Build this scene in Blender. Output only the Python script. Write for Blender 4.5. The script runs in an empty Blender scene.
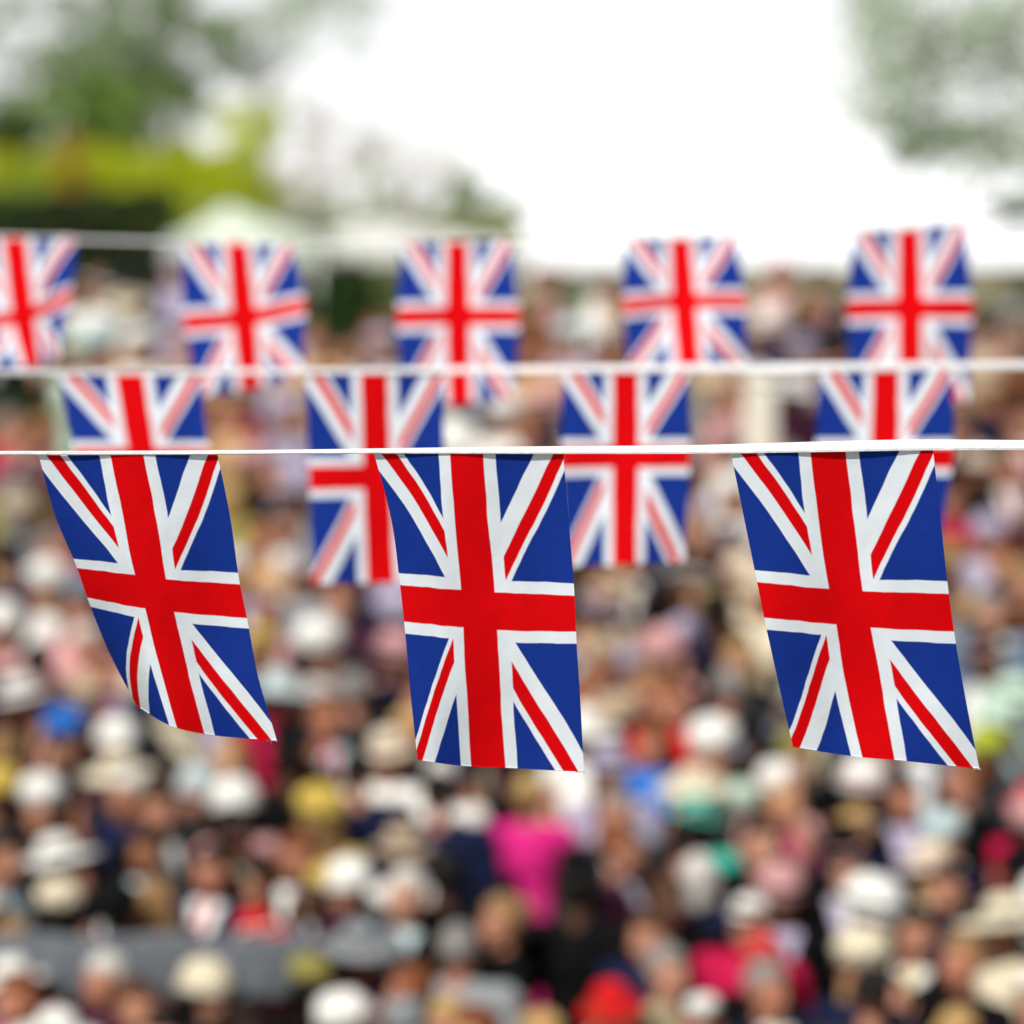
import bpy, bmesh, math, random
import numpy as np
from mathutils import Vector, Matrix, noise, Euler

R = math.radians
rnd = random.Random(11)
sc = bpy.context.scene
COL = sc.collection

# ------------------------------------------------------------------ camera frame
F = 2844.0                       # focal length in pixels (100 mm on 36 mm, 1024 px)
CAMZ = 4.8
PITCH = math.atan(250.0 / F)     # looking slightly down from a raised platform
cp, sp_ = math.cos(PITCH), math.sin(PITCH)


def ray(x, y):
    a = (x - 512) / F
    b = -(y - 512) / F
    # camera forward (0,cp,-sp), up (0,sp,cp)
    return Vector((a, cp + b * sp_, -sp_ + b * cp))


def at(x, y, D):
    r = ray(x, y)
    k = D / r.y
    return Vector((r.x * k, D, CAMZ + r.z * k))


def project(p):
    d = Vector(p) - Vector((0, 0, CAMZ))
    f = d.y * cp - d.z * sp_
    u = d.y * sp_ + d.z * cp
    return 512 + F * d.x / f, 512 - F * u / f


# ------------------------------------------------------------------ terrain profile
START = 11.4
SLOPE = 0.252
CREST = 23.9


def smooth(a, b, t):
    t = min(1, max(0, (t - a) / (b - a)))
    return t * t * (3 - 2 * t)


def ground_z(x, y):
    if y < START:
        return 0.0
    if y < CREST:
        return (y - START) * SLOPE
    top = (CREST - START) * SLOPE
    return top - 0.85 * smooth(CREST, 42, y)


# ------------------------------------------------------------------ materials
def nt_new(name):
    m = bpy.data.materials.new(name)
    m.use_nodes = True
    nt = m.node_tree
    for n in list(nt.nodes):
        nt.nodes.remove(n)
    out = nt.nodes.new('ShaderNodeOutputMaterial')
    return m, nt, out


def mat(name, col, rough=0.8, var=0.15, scale=30.0, sheen=0.0, bump=0.0, transl=0.0, metal=0.0, sss=0.0, stretch=None, spec=0.3):
    m, nt, out = nt_new(name)
    N, L = nt.nodes, nt.links
    b = N.new('ShaderNodeBsdfPrincipled')
    b.inputs['Roughness'].default_value = rough
    b.inputs['Metallic'].default_value = metal
    b.inputs['Specular IOR Level'].default_value = spec
    if sheen:
        b.inputs['Sheen Weight'].default_value = sheen
    if sss:
        b.inputs['Subsurface Weight'].default_value = sss
        b.inputs['Subsurface Radius'].default_value = (0.02, 0.008, 0.004)
    tc = N.new('ShaderNodeTexCoord')
    mp = N.new('ShaderNodeMapping')
    L.new(tc.outputs['Object'], mp.inputs['Vector'])
    if stretch:
        mp.inputs['Scale'].default_value = stretch
    nz = N.new('ShaderNodeTexNoise')
    nz.inputs['Scale'].default_value = scale
    nz.inputs['Detail'].default_value = 4
    L.new(mp.outputs['Vector'], nz.inputs['Vector'])
    cr = N.new('ShaderNodeValToRGB')
    c = col
    cr.color_ramp.elements[0].color = (c[0] * (1 - var), c[1] * (1 - var), c[2] * (1 - var), 1)
    cr.color_ramp.elements[1].color = (min(1, c[0] * (1 + var)), min(1, c[1] * (1 + var)), min(1, c[2] * (1 + var)), 1)
    cr.color_ramp.elements[0].position = 0.3
    cr.color_ramp.elements[1].position = 0.7
    L.new(nz.outputs['Fac'], cr.inputs['Fac'])
    L.new(cr.outputs['Color'], b.inputs['Base Color'])
    if bump:
        bp = N.new('ShaderNodeBump')
        bp.inputs['Strength'].default_value = bump
        bp.inputs['Distance'].default_value = 0.02
        L.new(nz.outputs['Fac'], bp.inputs['Height'])
        L.new(bp.outputs['Normal'], b.inputs['Normal'])
    if transl:
        t = N.new('ShaderNodeBsdfTranslucent')
        L.new(cr.outputs['Color'], t.inputs['Color'])
        mx = N.new('ShaderNodeMixShader')
        mx.inputs['Fac'].default_value = transl
        L.new(b.outputs[0], mx.inputs[1])
        L.new(t.outputs[0], mx.inputs[2])
        L.new(mx.outputs[0], out.inputs['Surface'])
    else:
        L.new(b.outputs[0], out.inputs['Surface'])
    return m


FLAG_RED = (0.70, 0.0015, 0.004)
FLAG_WHITE = (0.80, 0.86, 0.95)
FLAG_BLUE = (0.009, 0.036, 0.28)


def union_jack():
    m, nt, out = nt_new('printed_flag_cloth')
    N, L = nt.nodes, nt.links

    def M(op, a, b=None, c=None, clamp=False):
        n = N.new('ShaderNodeMath')
        n.operation = op
        n.use_clamp = clamp
        for i, v in enumerate((a, b, c)):
            if v is None:
                continue
            if isinstance(v, (int, float)):
                n.inputs[i].default_value = v
            else:
                L.new(v, n.inputs[i])
        return n.outputs[0]
    uv = N.new('ShaderNodeUVMap')
    # a very slight print wobble so that the edges are not ruler-perfect
    nz = N.new('ShaderNodeTexNoise')
    nz.inputs['Scale'].default_value = 7
    nz.inputs['Detail'].default_value = 2
    L.new(uv.outputs[0], nz.inputs['Vector'])
    s1 = N.new('ShaderNodeSeparateXYZ')
    L.new(uv.outputs[0], s1.inputs[0])
    s2 = N.new('ShaderNodeSeparateColor')
    L.new(nz.outputs['Color'], s2.inputs[0])
    a = M('MULTIPLY', M('SUBTRACT', s1.outputs[0], 0.5), 30.0)
    b = M('MULTIPLY', M('SUBTRACT', s1.outputs[1], 0.5), 60.0)
    a = M('ADD', a, M('MULTIPLY', M('SUBTRACT', s2.outputs[0], 0.5), 0.5))
    b = M('ADD', b, M('MULTIPLY', M('SUBTRACT', s2.outputs[1], 0.5), 0.5))
    aa = M('ABSOLUTE', a)
    ab = M('ABSOLUTE', b)
    mn = M('MINIMUM', aa, ab)
    d = M('DIVIDE', M('SUBTRACT', M('MULTIPLY', aa, 2.0), ab), math.sqrt(5))
    sg = M('SIGN', M('MULTIPLY', a, b))
    AA = 0.09

    def below(v, lim):
        return M('ADD', M('DIVIDE', M('SUBTRACT', lim, v), 2 * AA), 0.5, clamp=True)
    redcross = below(mn, 3.0)
    whitecross = below(mn, 5.0)
    # the printed saltire is counterchanged: its red and its broad white swap sides from arm to arm
    pos = M('GREATER_THAN', sg, 0.0)

    def pick(vp, vn):
        return M('ADD', vn, M('MULTIPLY', pos, vp - vn))

    def band(lo, hi):
        lo_, hi_ = pick(*lo), pick(*hi)
        mid = M('MULTIPLY', M('ADD', lo_, hi_), 0.5)
        half = M('MULTIPLY', M('SUBTRACT', hi_, lo_), 0.5)
        return below(M('SUBTRACT', M('ABSOLUTE', M('SUBTRACT', d, mid)), half), 0.0)
    whitesalt = band((-2.35, -2.1), (3.0, 3.0))
    redsalt = band((-1.35, 0.45), (0.75, 2.25))

    def mix(f, c1, c2):
        n = N.new('ShaderNodeMix')
        n.data_type = 'RGBA'
        L.new(f, n.inputs[0])
        for idx, cc in ((6, c1), (7, c2)):
            if isinstance(cc, tuple):
                n.inputs[idx].default_value = (*cc, 1)
            else:
                L.new(cc, n.inputs[idx])
        return n.outputs[2]
    c = mix(whitesalt, FLAG_BLUE, FLAG_WHITE)
    c = mix(redsalt, c, FLAG_RED)
    c = mix(whitecross, c, FLAG_WHITE)
    c = mix(redcross, c, FLAG_RED)
    n3 = N.new('ShaderNodeTexNoise')
    n3.inputs['Scale'].default_value = 3.5
    n3.inputs['Detail'].default_value = 6
    L.new(uv.outputs[0], n3.inputs['Vector'])
    tone = N.new('ShaderNodeMix')
    tone.data_type = 'RGBA'
    tone.blend_type = 'MULTIPLY'
    tone.inputs[0].default_value = 1
    tr_ = N.new('ShaderNodeMapRange')
    tr_.inputs['From Min'].default_value = .3
    tr_.inputs['From Max'].default_value = .7
    tr_.inputs['To Min'].default_value = .86
    tr_.inputs['To Max'].default_value = 1.04
    L.new(n3.outputs[0], tr_.inputs[0])
    L.new(c, tone.inputs[6])
    L.new(tr_.outputs[0], tone.inputs[7])
    c = tone.outputs[2]
    # cloth: woven bump plus soft creases
    bs = N.new('ShaderNodeBsdfPrincipled')
    bs.inputs['Roughness'].default_value = 0.72
    bs.inputs['Specular IOR Level'].default_value = 0.04
    L.new(c, bs.inputs['Base Color'])
    w1 = N.new('ShaderNodeTexWave')
    w1.inputs['Scale'].default_value = 95
    mp = N.new('ShaderNodeMapping')
    mp.inputs['Scale'].default_value = (1, 1.75, 1)
    L.new(uv.outputs[0], mp.inputs[0])
    L.new(mp.outputs[0], w1.inputs['Vector'])
    w2 = N.new('ShaderNodeTexWave')
    w2.bands_direction = 'Y'
    w2.inputs['Scale'].default_value = 95
    L.new(mp.outputs[0], w2.inputs['Vector'])
    n2 = N.new('ShaderNodeTexNoise')
    n2.inputs['Scale'].default_value = 3.2
    n2.inputs['Detail'].default_value = 5
    L.new(mp.outputs[0], n2.inputs['Vector'])
    h = M('ADD', M('MULTIPLY', M('ADD', w1.outputs[1], w2.outputs[1]), 0.03), n2.outputs[0])
    bp = N.new('ShaderNodeBump')
    bp.inputs['Strength'].default_value = 0.6
    bp.inputs['Distance'].default_value = 0.01
    L.new(h, bp.inputs['Height'])
    L.new(bp.outputs[0], bs.inputs['Normal'])
    tr = N.new('ShaderNodeBsdfTranslucent')
    L.new(c, tr.inputs['Color'])
    mx = N.new('ShaderNodeMixShader')
    mx.inputs[0].default_value = 0.22
    L.new(bs.outputs[0], mx.inputs[1])
    L.new(tr.outputs[0], mx.inputs[2])
    L.new(mx.outputs[0], out.inputs['Surface'])
    return m


# ------------------------------------------------------------------ object helpers
def tag(o, label=None, cat=None, group=None, kind=None):
    if label:
        o['label'] = label
    if cat:
        o['category'] = cat
    if group:
        o['group'] = group
    if kind:
        o['kind'] = kind
    return o


def empty(name, loc=(0, 0, 0), rz=0.0):
    o = bpy.data.objects.new(name, None)
    o.empty_display_size = 0.1
    o.location = loc
    o.rotation_euler = (0, 0, rz)
    COL.objects.link(o)
    return o


def link(name, me, parent=None, mats=()):
    o = bpy.data.objects.new(name, me)
    COL.objects.link(o)
    if parent:
        o.parent = parent
    for m in mats:
        me.materials.append(m)
    return o


def bm_obj(name, bm, m, parent=None, smooth_=False):
    me = bpy.data.meshes.new(name)
    bm.to_mesh(me)
    bm.free()
    if smooth_:
        for p in me.polygons:
            p.use_smooth = True
    return link(name, me, parent, [m] if not isinstance(m, (list, tuple)) else m)


def add_box(bm, c, s, rot=None, bevel=0.0):
    r = bmesh.ops.create_cube(bm, size=1.0)
    M = Matrix.Translation(c) @ (rot.to_matrix().to_4x4() if rot else Matrix.Identity(4)) @ Matrix.Diagonal((*s, 1))
    bmesh.ops.transform(bm, matrix=M, verts=r['verts'])
    if bevel:
        ed = list({e for v in r['verts'] for e in v.link_edges})
        bmesh.ops.bevel(bm, geom=ed, offset=bevel, segments=2, affect='EDGES', profile=0.6)


def add_ell(bm, c, r, rot=None, sub=2):
    q = bmesh.ops.create_icosphere(bm, subdivisions=sub, radius=1.0)
    M = Matrix.Translation(c) @ (rot.to_matrix().to_4x4() if rot else Matrix.Identity(4)) @ Matrix.Diagonal((*r, 1))
    bmesh.ops.transform(bm, matrix=M, verts=q['verts'])


def add_caps(bm, p, q, r1, r2, seg=12, flat=1.0, side=None):
    """tapered capsule from p to q; `flat` squashes it along `side`'s perpendicular"""
    p, q = Vector(p), Vector(q)
    d = q - p
    n = d.length
    d.normalize()
    ref = Vector(side) if side else (Vector((1, 0, 0)) if abs(d.x) < 0.8 else Vector((0, 1, 0)))
    s = (ref - d * ref.dot(d)).normalized()
    t = d.cross(s)
    rings = []
    K = 3
    for i in range(K):
        th = math.pi / 2 * (1 - i / K)
        rings.append((-r1 * math.sin(th), r1 * math.cos(th)))
    rings.append((0, r1))
    rings.append((n, r2))
    for i in range(1, K + 1):
        th = math.pi / 2 * i / K
        rings.append((n + r2 * math.sin(th), r2 * math.cos(th)))
    rr = []
    for (h, r) in rings:
        r = max(r, 1e-4)
        rr.append([bm.verts.new(p + d * h + s * (r * math.cos(a)) + t * (r * flat * math.sin(a)))
                   for a in [2 * math.pi * k / seg for k in range(seg)]])
    for i in range(len(rr) - 1):
        for k in range(seg):
            bm.faces.new((rr[i][k], rr[i][(k + 1) % seg], rr[i + 1][(k + 1) % seg], rr[i + 1][k]))
    bm.faces.new(list(reversed(rr[0])))
    bm.faces.new(rr[-1])


def add_tube(bm, pts, rads, seg=8, cap=True):
    pts = [Vector(p) for p in pts]
    rr = []
    prev = None
    for i, p in enumerate(pts):
        d = (pts[min(i + 1, len(pts) - 1)] - pts[max(i - 1, 0)]).normalized()
        ref = prev if prev is not None else (Vector((1, 0, 0)) if abs(d.x) < 0.8 else Vector((0, 1, 0)))
        s = (ref - d * ref.dot(d)).normalized()
        prev = s
        t = d.cross(s)
        rr.append([bm.verts.new(p + (s * math.cos(a) + t * math.sin(a)) * rads[i]) for a in [2 * math.pi * k / seg for k in range(seg)]])
    for i in range(len(rr) - 1):
        for k in range(seg):
            bm.faces.new((rr[i][k], rr[i][(k + 1) % seg], rr[i + 1][(k + 1) % seg], rr[i + 1][k]))
    if cap:
        bm.faces.new(list(reversed(rr[0])))
        bm.faces.new(rr[-1])


def add_lathe(bm, prof, seg=28, ox=0, oy=0, wob=0.0, sq=1.0):
    """closed lathe of a profile [(r, z), ...]; wob waves the radius"""
    rr = []
    for (r, z) in prof:
        ring = []
        for k in range(seg):
            a = 2 * math.pi * k / seg
            w = 1 + wob * math.sin(3 * a + 0.7)
            ring.append(bm.verts.new((ox + max(r, 1e-4) * w * math.cos(a), oy + max(r, 1e-4) * w * sq * math.sin(a),
                                      z + (wob * 0.6 * r * math.sin(2 * a + 1.0) if r > 0.125 else 0))))
        rr.append(ring)
    for i in range(len(rr) - 1):
        for k in range(seg):
            bm.faces.new((rr[i][k], rr[i][(k + 1) % seg], rr[i + 1][(k + 1) % seg], rr[i + 1][k]))
    bm.faces.new(list(reversed(rr[0])))
    bm.faces.new(rr[-1])


def remesh(bm, voxel, smooth_iter=4, name='m', factor=0.5):
    """one continuous surface out of overlapping closed volumes"""
    bmesh.ops.recalc_face_normals(bm, faces=bm.faces)
    me = bpy.data.meshes.new(name)
    bm.to_mesh(me)
    bm.free()
    o = bpy.data.objects.new('tmp', me)
    COL.objects.link(o)
    md = o.modifiers.new('r', 'REMESH')
    md.mode = 'VOXEL'
    md.voxel_size = voxel
    s = o.modifiers.new('s', 'SMOOTH')
    s.factor = factor
    s.iterations = smooth_iter
    dg = bpy.context.evaluated_depsgraph_get()
    dg.update()
    out = bpy.data.meshes.new_from_object(o.evaluated_get(dg))
    out.name = name
    bpy.data.objects.remove(o)
    bpy.data.meshes.remove(me)
    for p in out.polygons:
        p.use_smooth = True
    return out


# ------------------------------------------------------------------ spline surface for the flags
def hermite(xs, ys, x):
    n = len(xs)
    m = []
    for i in range(n):
        if i == 0:
            m.append((ys[1] - ys[0]) / (xs[1] - xs[0]))
        elif i == n - 1:
            m.append((ys[-1] - ys[-2]) / (xs[-1] - xs[-2]))
        else:
            a = (ys[i] - ys[i - 1]) / (xs[i] - xs[i - 1])
            b = (ys[i + 1] - ys[i]) / (xs[i + 1] - xs[i])
            h0, h1 = xs[i] - xs[i - 1], xs[i + 1] - xs[i]
            m.append((a * h1 + b * h0) / (h0 + h1))
    i = 0
    while i < n - 2 and x > xs[i + 1]:
        i += 1
    h = xs[i + 1] - xs[i]
    t = (x - xs[i]) / h
    t2, t3 = t * t, t * t * t
    return (2 * t3 - 3 * t2 + 1) * ys[i] + (t3 - 2 * t2 + t) * h * m[i] + (-2 * t3 + 3 * t2) * ys[i + 1] + (t3 - t2) * h * m[i + 1]


V0, V1 = 0.062, 0.945
UC = [0, 0.4, 0.6, 1]


def flag_point(rows, vs, u, v):
    xs, ys = [], []
    for row in rows:
        if len(row) == 4:
            uc = UC
        else:
            uc = [0, 1] if len(row) == 2 else [0, 0.5, 1]
        xs.append(hermite(uc, [p[0] for p in row], u))
        ys.append(hermite(uc, [p[1] for p in row], u))
    return hermite(vs, xs, v), hermite(vs, ys, v)


# ------------------------------------------------------------------ flags
M_FLAG = union_jack()
M_TAPE = mat('white_cotton_tape', (0.80, 0.80, 0.84), 0.8, 0.04, 60, transl=0.15, bump=0.2)
M_THREAD = mat('loose_white_thread', (0.8, 0.8, 0.82), 0.8, 0.03)
FLAG_GROUP = 'union flags hanging from the strings of bunting'


def make_flag(rows, vs, D, label, amp=0.012, ph=0.0, tilt=0.0, curl=0.0, fray=False, nu=26, nv=46):
    top = rows[0]
    c = at((top[0][0] + top[-1][0]) / 2, (top[0][1] + top[-1][1]) / 2, D)
    root = empty('flag', c)
    tag(root, label, 'flag', FLAG_GROUP)
    bm = bmesh.new()
    uvl = bm.loops.layers.uv.new('UVMap')
    g = []
    for j in range(nv + 1):
        t = j / nv
        v = vs[0] + (vs[-1] - vs[0]) * t
        r = []
        for i in range(nu + 1):
            u = i / nu
            x, y = flag_point(rows, vs, u, v)
            dd = amp * (0.25 + t) * math.sin(u * 7.5 + ph + t * 2.2) + 0.4 * amp * math.sin(t * 9 + u * 3 + ph * 2) * t
            dd += tilt * t + curl * max(0, 0.35 - u) * t * t * 2.2
            r.append((bm.verts.new(at(x, y, D + dd) - c), (u, v)))
        g.append(r)
    for j in range(nv):
        for i in range(nu):
            q = [g[j][i], g[j + 1][i], g[j + 1][i + 1], g[j][i + 1]]
            f = bm.faces.new([k[0] for k in q])
            for lp, k in zip(f.loops, q):
                lp[uvl].uv = k[1]
    bm_obj('cloth', bm, M_FLAG, root, True)
    # the sewn seam just under the tape and the narrow rolled hem along the foot
    for (name, va, w) in (('top_seam', vs[0] + 0.002, 0.0012), ('bottom_hem', vs[-1] - 0.0015, 0.0011)):
        bm = bmesh.new()
        pts = []
        for i in range(nu + 1):
            u = i / nu
            x, y = flag_point(rows, vs, u, va)
            t = (va - vs[0]) / (vs[-1] - vs[0])
            dd = amp * (0.25 + t) * math.sin(u * 7.5 + ph + t * 2.2) + 0.4 * amp * math.sin(t * 9 + u * 3 + ph * 2) * t
            dd += tilt * t + curl * max(0, 0.35 - u) * t * t * 2.2
            pts.append(at(x, y, D + dd - 0.0005) - c)
        uvl = bm.loops.layers.uv.new('UVMap')
        add_tube(bm, pts, [w * 0.75] * len(pts), 6)
        bm.verts.ensure_lookup_table()
        n = len(pts)
        for f in bm.faces:
            for lp in f.loops:
                k = lp.vert.index
                lp[uvl].uv = (min(n - 1, max(0, (lp.vert.index if False else 0))) / nu, va)
        # u from nearest point
        for f in bm.faces:
            for lp in f.loops:
                co = lp.vert.co
                k = min(range(n), key=lambda q: (pts[q] - co).length_squared)
                lp[uvl].uv = (k / nu, va)
        bm_obj(name, bm, M_FLAG, root, True)
    if fray:
        bm = bmesh.new()
        x, y = flag_point(rows, vs, 1.0, vs[-1])
        rr = random.Random(int(x))
        for k in range(7):
            u = 1 - 0.055 * rr.random()
            x, y = flag_point(rows, vs, u, vs[-1] - 0.004)
            p = at(x, y, D + tilt - 0.002)
            d = Vector((rr.uniform(-.2, 1), rr.uniform(-.4, .1), rr.uniform(-1, -0.1))).normalized() * rr.uniform(.003, .008)
            add_tube(bm, [p - c, p + d * .5 + Vector((0, 0, .001)) - c, p + d - c], [.0006, .0005, .0003], 5)
        bm_obj('loose_thread', bm, M_THREAD, root, True)
    return root


VS6 = [V0, 0.25, 0.45, 0.55, 0.75, V1]
# front row, D = 4.74 m
make_flag([
    [(38, 453), (110, 453), (143, 453), (217, 452)],
    [(55, 515), (123, 517), (156, 517), (230, 516)],
    [(77, 568), (135, 575), (166, 579), (240, 584)],
    [(87, 597), (145, 609), (174, 612), (247, 618)],
    [(109, 652), (160, 668), (188, 671), (258, 676)],
    [(137, 706), (177, 728), (204, 734), (277, 741)]], VS6, 4.74,
    'large sharp union flag with a curled corner, leftmost on the nearest string', 0.011, 0.4, 0.0, 0.10, True)
make_flag([
    [(374, 453), (450, 453), (483, 453), (563, 452)],
    [(391, 518), (454.5, 520), (488, 521), (569, 524)],
    [(400, 585), (461, 590), (494.6, 592), (574.5, 595.3)],
    [(404, 621), (463, 628), (497, 630), (576, 631.5)],
    [(410.5, 693), (467, 697), (501, 699), (580.4, 702)],
    [(417.5, 760), (471, 766.6), (505, 768), (584, 772)]], VS6, 4.74,
    'large sharp union flag hanging nearly straight, middle one on the nearest string', 0.011, 1.7, 0.0, 0.0, True)
make_flag([
    [(730, 449), (810, 448), (845, 447.5), (932.6, 446)],
    [(743, 513), (817.7, 515), (853.6, 517), (940.7, 520)],
    [(757, 582), (829, 589), (862.7, 591), (948.8, 593.4)],
    [(764, 617), (836, 625), (870.4, 627.5), (954, 631.4)],
    [(780, 690), (847.6, 693.6), (883.4, 696), (966, 700.6)],
    [(793, 747), (862.4, 757.5), (894, 760), (979.4, 769)]], VS6, 4.74,
    'large sharp union flag slanting to the right, rightmost on the nearest string', 0.011, 3.1, 0.0, 0.0, True)
VS3 = [V0, 0.5, V1]
VS4 = [V0, 0.3, 0.5, V1]
# middle row, D = 6.3 m
make_flag([[(58, 373), (200, 372)], [(76, 457), (210, 457)], [(104, 540), (222, 538)]], VS3, 6.9,
          'soft-focus union flag leaning to the right, leftmost on the middle string', 0.012, 0.3, -0.14)
make_flag([[(305, 372), (443, 371)], [(309, 478), (445, 477)], [(313, 584), (449, 582)]], VS3, 6.9,
          'soft-focus union flag half hidden behind the middle nearest flag, on the middle string', 0.008, 2.0, -0.08)
make_flag([[(563, 369), (688, 368)], [(561, 457), (690, 456)], [(565, 567), (684, 562)]], VS3, 6.9,
          'straight soft-focus union flag, third along the middle string', 0.006, 4.0, -0.12)
make_flag([[(821, 367), (951, 365)], [(815, 457), (953, 457)], [(815, 566), (936, 560)]], VS3, 6.9,
          'soft-focus union flag behind the right nearest flag, rightmost on the middle string', 0.008, 5.1, -0.12)
# rear row, D = 7.2 m
make_flag([[(-44, 239), (14, 238), (76, 236)], [(-41, 326), (24, 316), (71, 295)], [(-27, 370), (34, 366), (57, 360)]], VS3, 8.3,
          'strongly blurred union flag cut by the photo edge, leftmost on the rear string', 0.02, 0.2, -0.2)
make_flag([[(182, 242), (237, 241), (292, 243)], [(184, 323), (244, 318), (305, 305)], [(199, 396), (251, 389), (303, 374)]], VS3, 8.3,
          'strongly blurred union flag with a rising right side, second from left on the rear string', 0.012, 1.2, -0.2)
make_flag([[(402, 241), (457, 240), (511, 238)], [(397, 317), (458, 316), (519, 316)], [(403, 402), (460, 404), (514, 398)]], VS3, 8.3,
          'strongly blurred square-hanging union flag, middle one on the rear string', 0.008, 2.6, -0.2)
make_flag([[(625, 237), (680, 236), (735, 234)], [(623, 306), (684, 301), (746, 301)], [(628, 371), (690, 370), (747, 366)]], VS3, 8.3,
          'strongly blurred union flag against white sky, second from right on the rear string', 0.014, 3.9, -0.22)
make_flag([[(853, 232), (909, 229), (965, 222)], [(847, 309), (910, 308), (972, 308)], [(851, 397), (911, 401), (968, 402)]], VS3, 8.3,
          'strongly blurred union flag with a raised right corner, rightmost on the rear string', 0.008, 5.0, -0.16)


def make_tape(pts, D, w0, w1, label):
    """flat folded tape: w0, w1 its visible depth in metres at the two ends"""
    bm = bmesh.new()
    root_p = at(512, 400, D)
    n = 260
    xs = [p[0] for p in pts]
    ys = [p[1] for p in pts]
    rings = []
    for i in range(n + 1):
        x = xs[0] + (xs[-1] - xs[0]) * i / n
        y = hermite(xs, ys, x)
        t = i / n
        w = (w0 + (w1 - w0) * smooth(0, 1024, x)) / 2
        w *= 1 + 0.08 * math.sin(t * 37) + 0.05 * math.sin(t * 91)
        p = at(x, y, D - 0.004)
        a = 0.35 * math.sin(t * 13 + 1)
        up = Vector((0, math.sin(a), math.cos(a))) * w
        th = Vector((0, 0.0012, 0))
        rings.append([bm.verts.new(p + up * k1 + th * k2 - root_p) for (k1, k2) in
                      ((1, 0), (0.6, -1.2), (-0.6, -1.2), (-1, 0), (-0.6, 1), (0.6, 1))])
    for i in range(n):
        for k in range(6):
            bm.faces.new((rings[i][k], rings[i][(k + 1) % 6], rings[i + 1][(k + 1) % 6], rings[i + 1][k]))
    bm.faces.new(rings[0])
    bm.faces.new(rings[-1])
    bmesh.ops.recalc_face_normals(bm, faces=bm.faces)
    o = bm_obj('bunting_tape', bm, M_TAPE, None)
    o.location = root_p
    tag(o, label, 'bunting tape', 'white tapes that carry the flags')


make_tape([(-2200, 395), (-700, 444), (0, 453), (217, 452.5), (380, 451), (560, 450), (700, 449.3), (810, 447), (910, 445), (1024, 445), (1700, 440), (3200, 395)],
          4.74, 0.0065, 0.0175, 'crisp white tape of the nearest string, thicker towards the right')
make_tape([(-1600, 335), (-700, 362), (0, 372), (200, 372), (440, 370), (690, 368), (950, 366), (1024, 365), (1700, 352), (2600, 320)],
          6.9, 0.013, 0.021, 'soft-focus white tape of the middle string of flags')
make_tape([(-1500, 170), (-700, 212), (0, 237), (180, 242), (300, 243), (400, 241), (512, 239), (625, 238), (740, 235), (853, 231), (966, 222), (1024, 216), (1700, 165), (2500, 90)],
          8.3, 0.009, 0.010, 'thin strongly blurred white tape of the rear string of flags')

# ------------------------------------------------------------------ people: meshes
BODYM = {}


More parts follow.
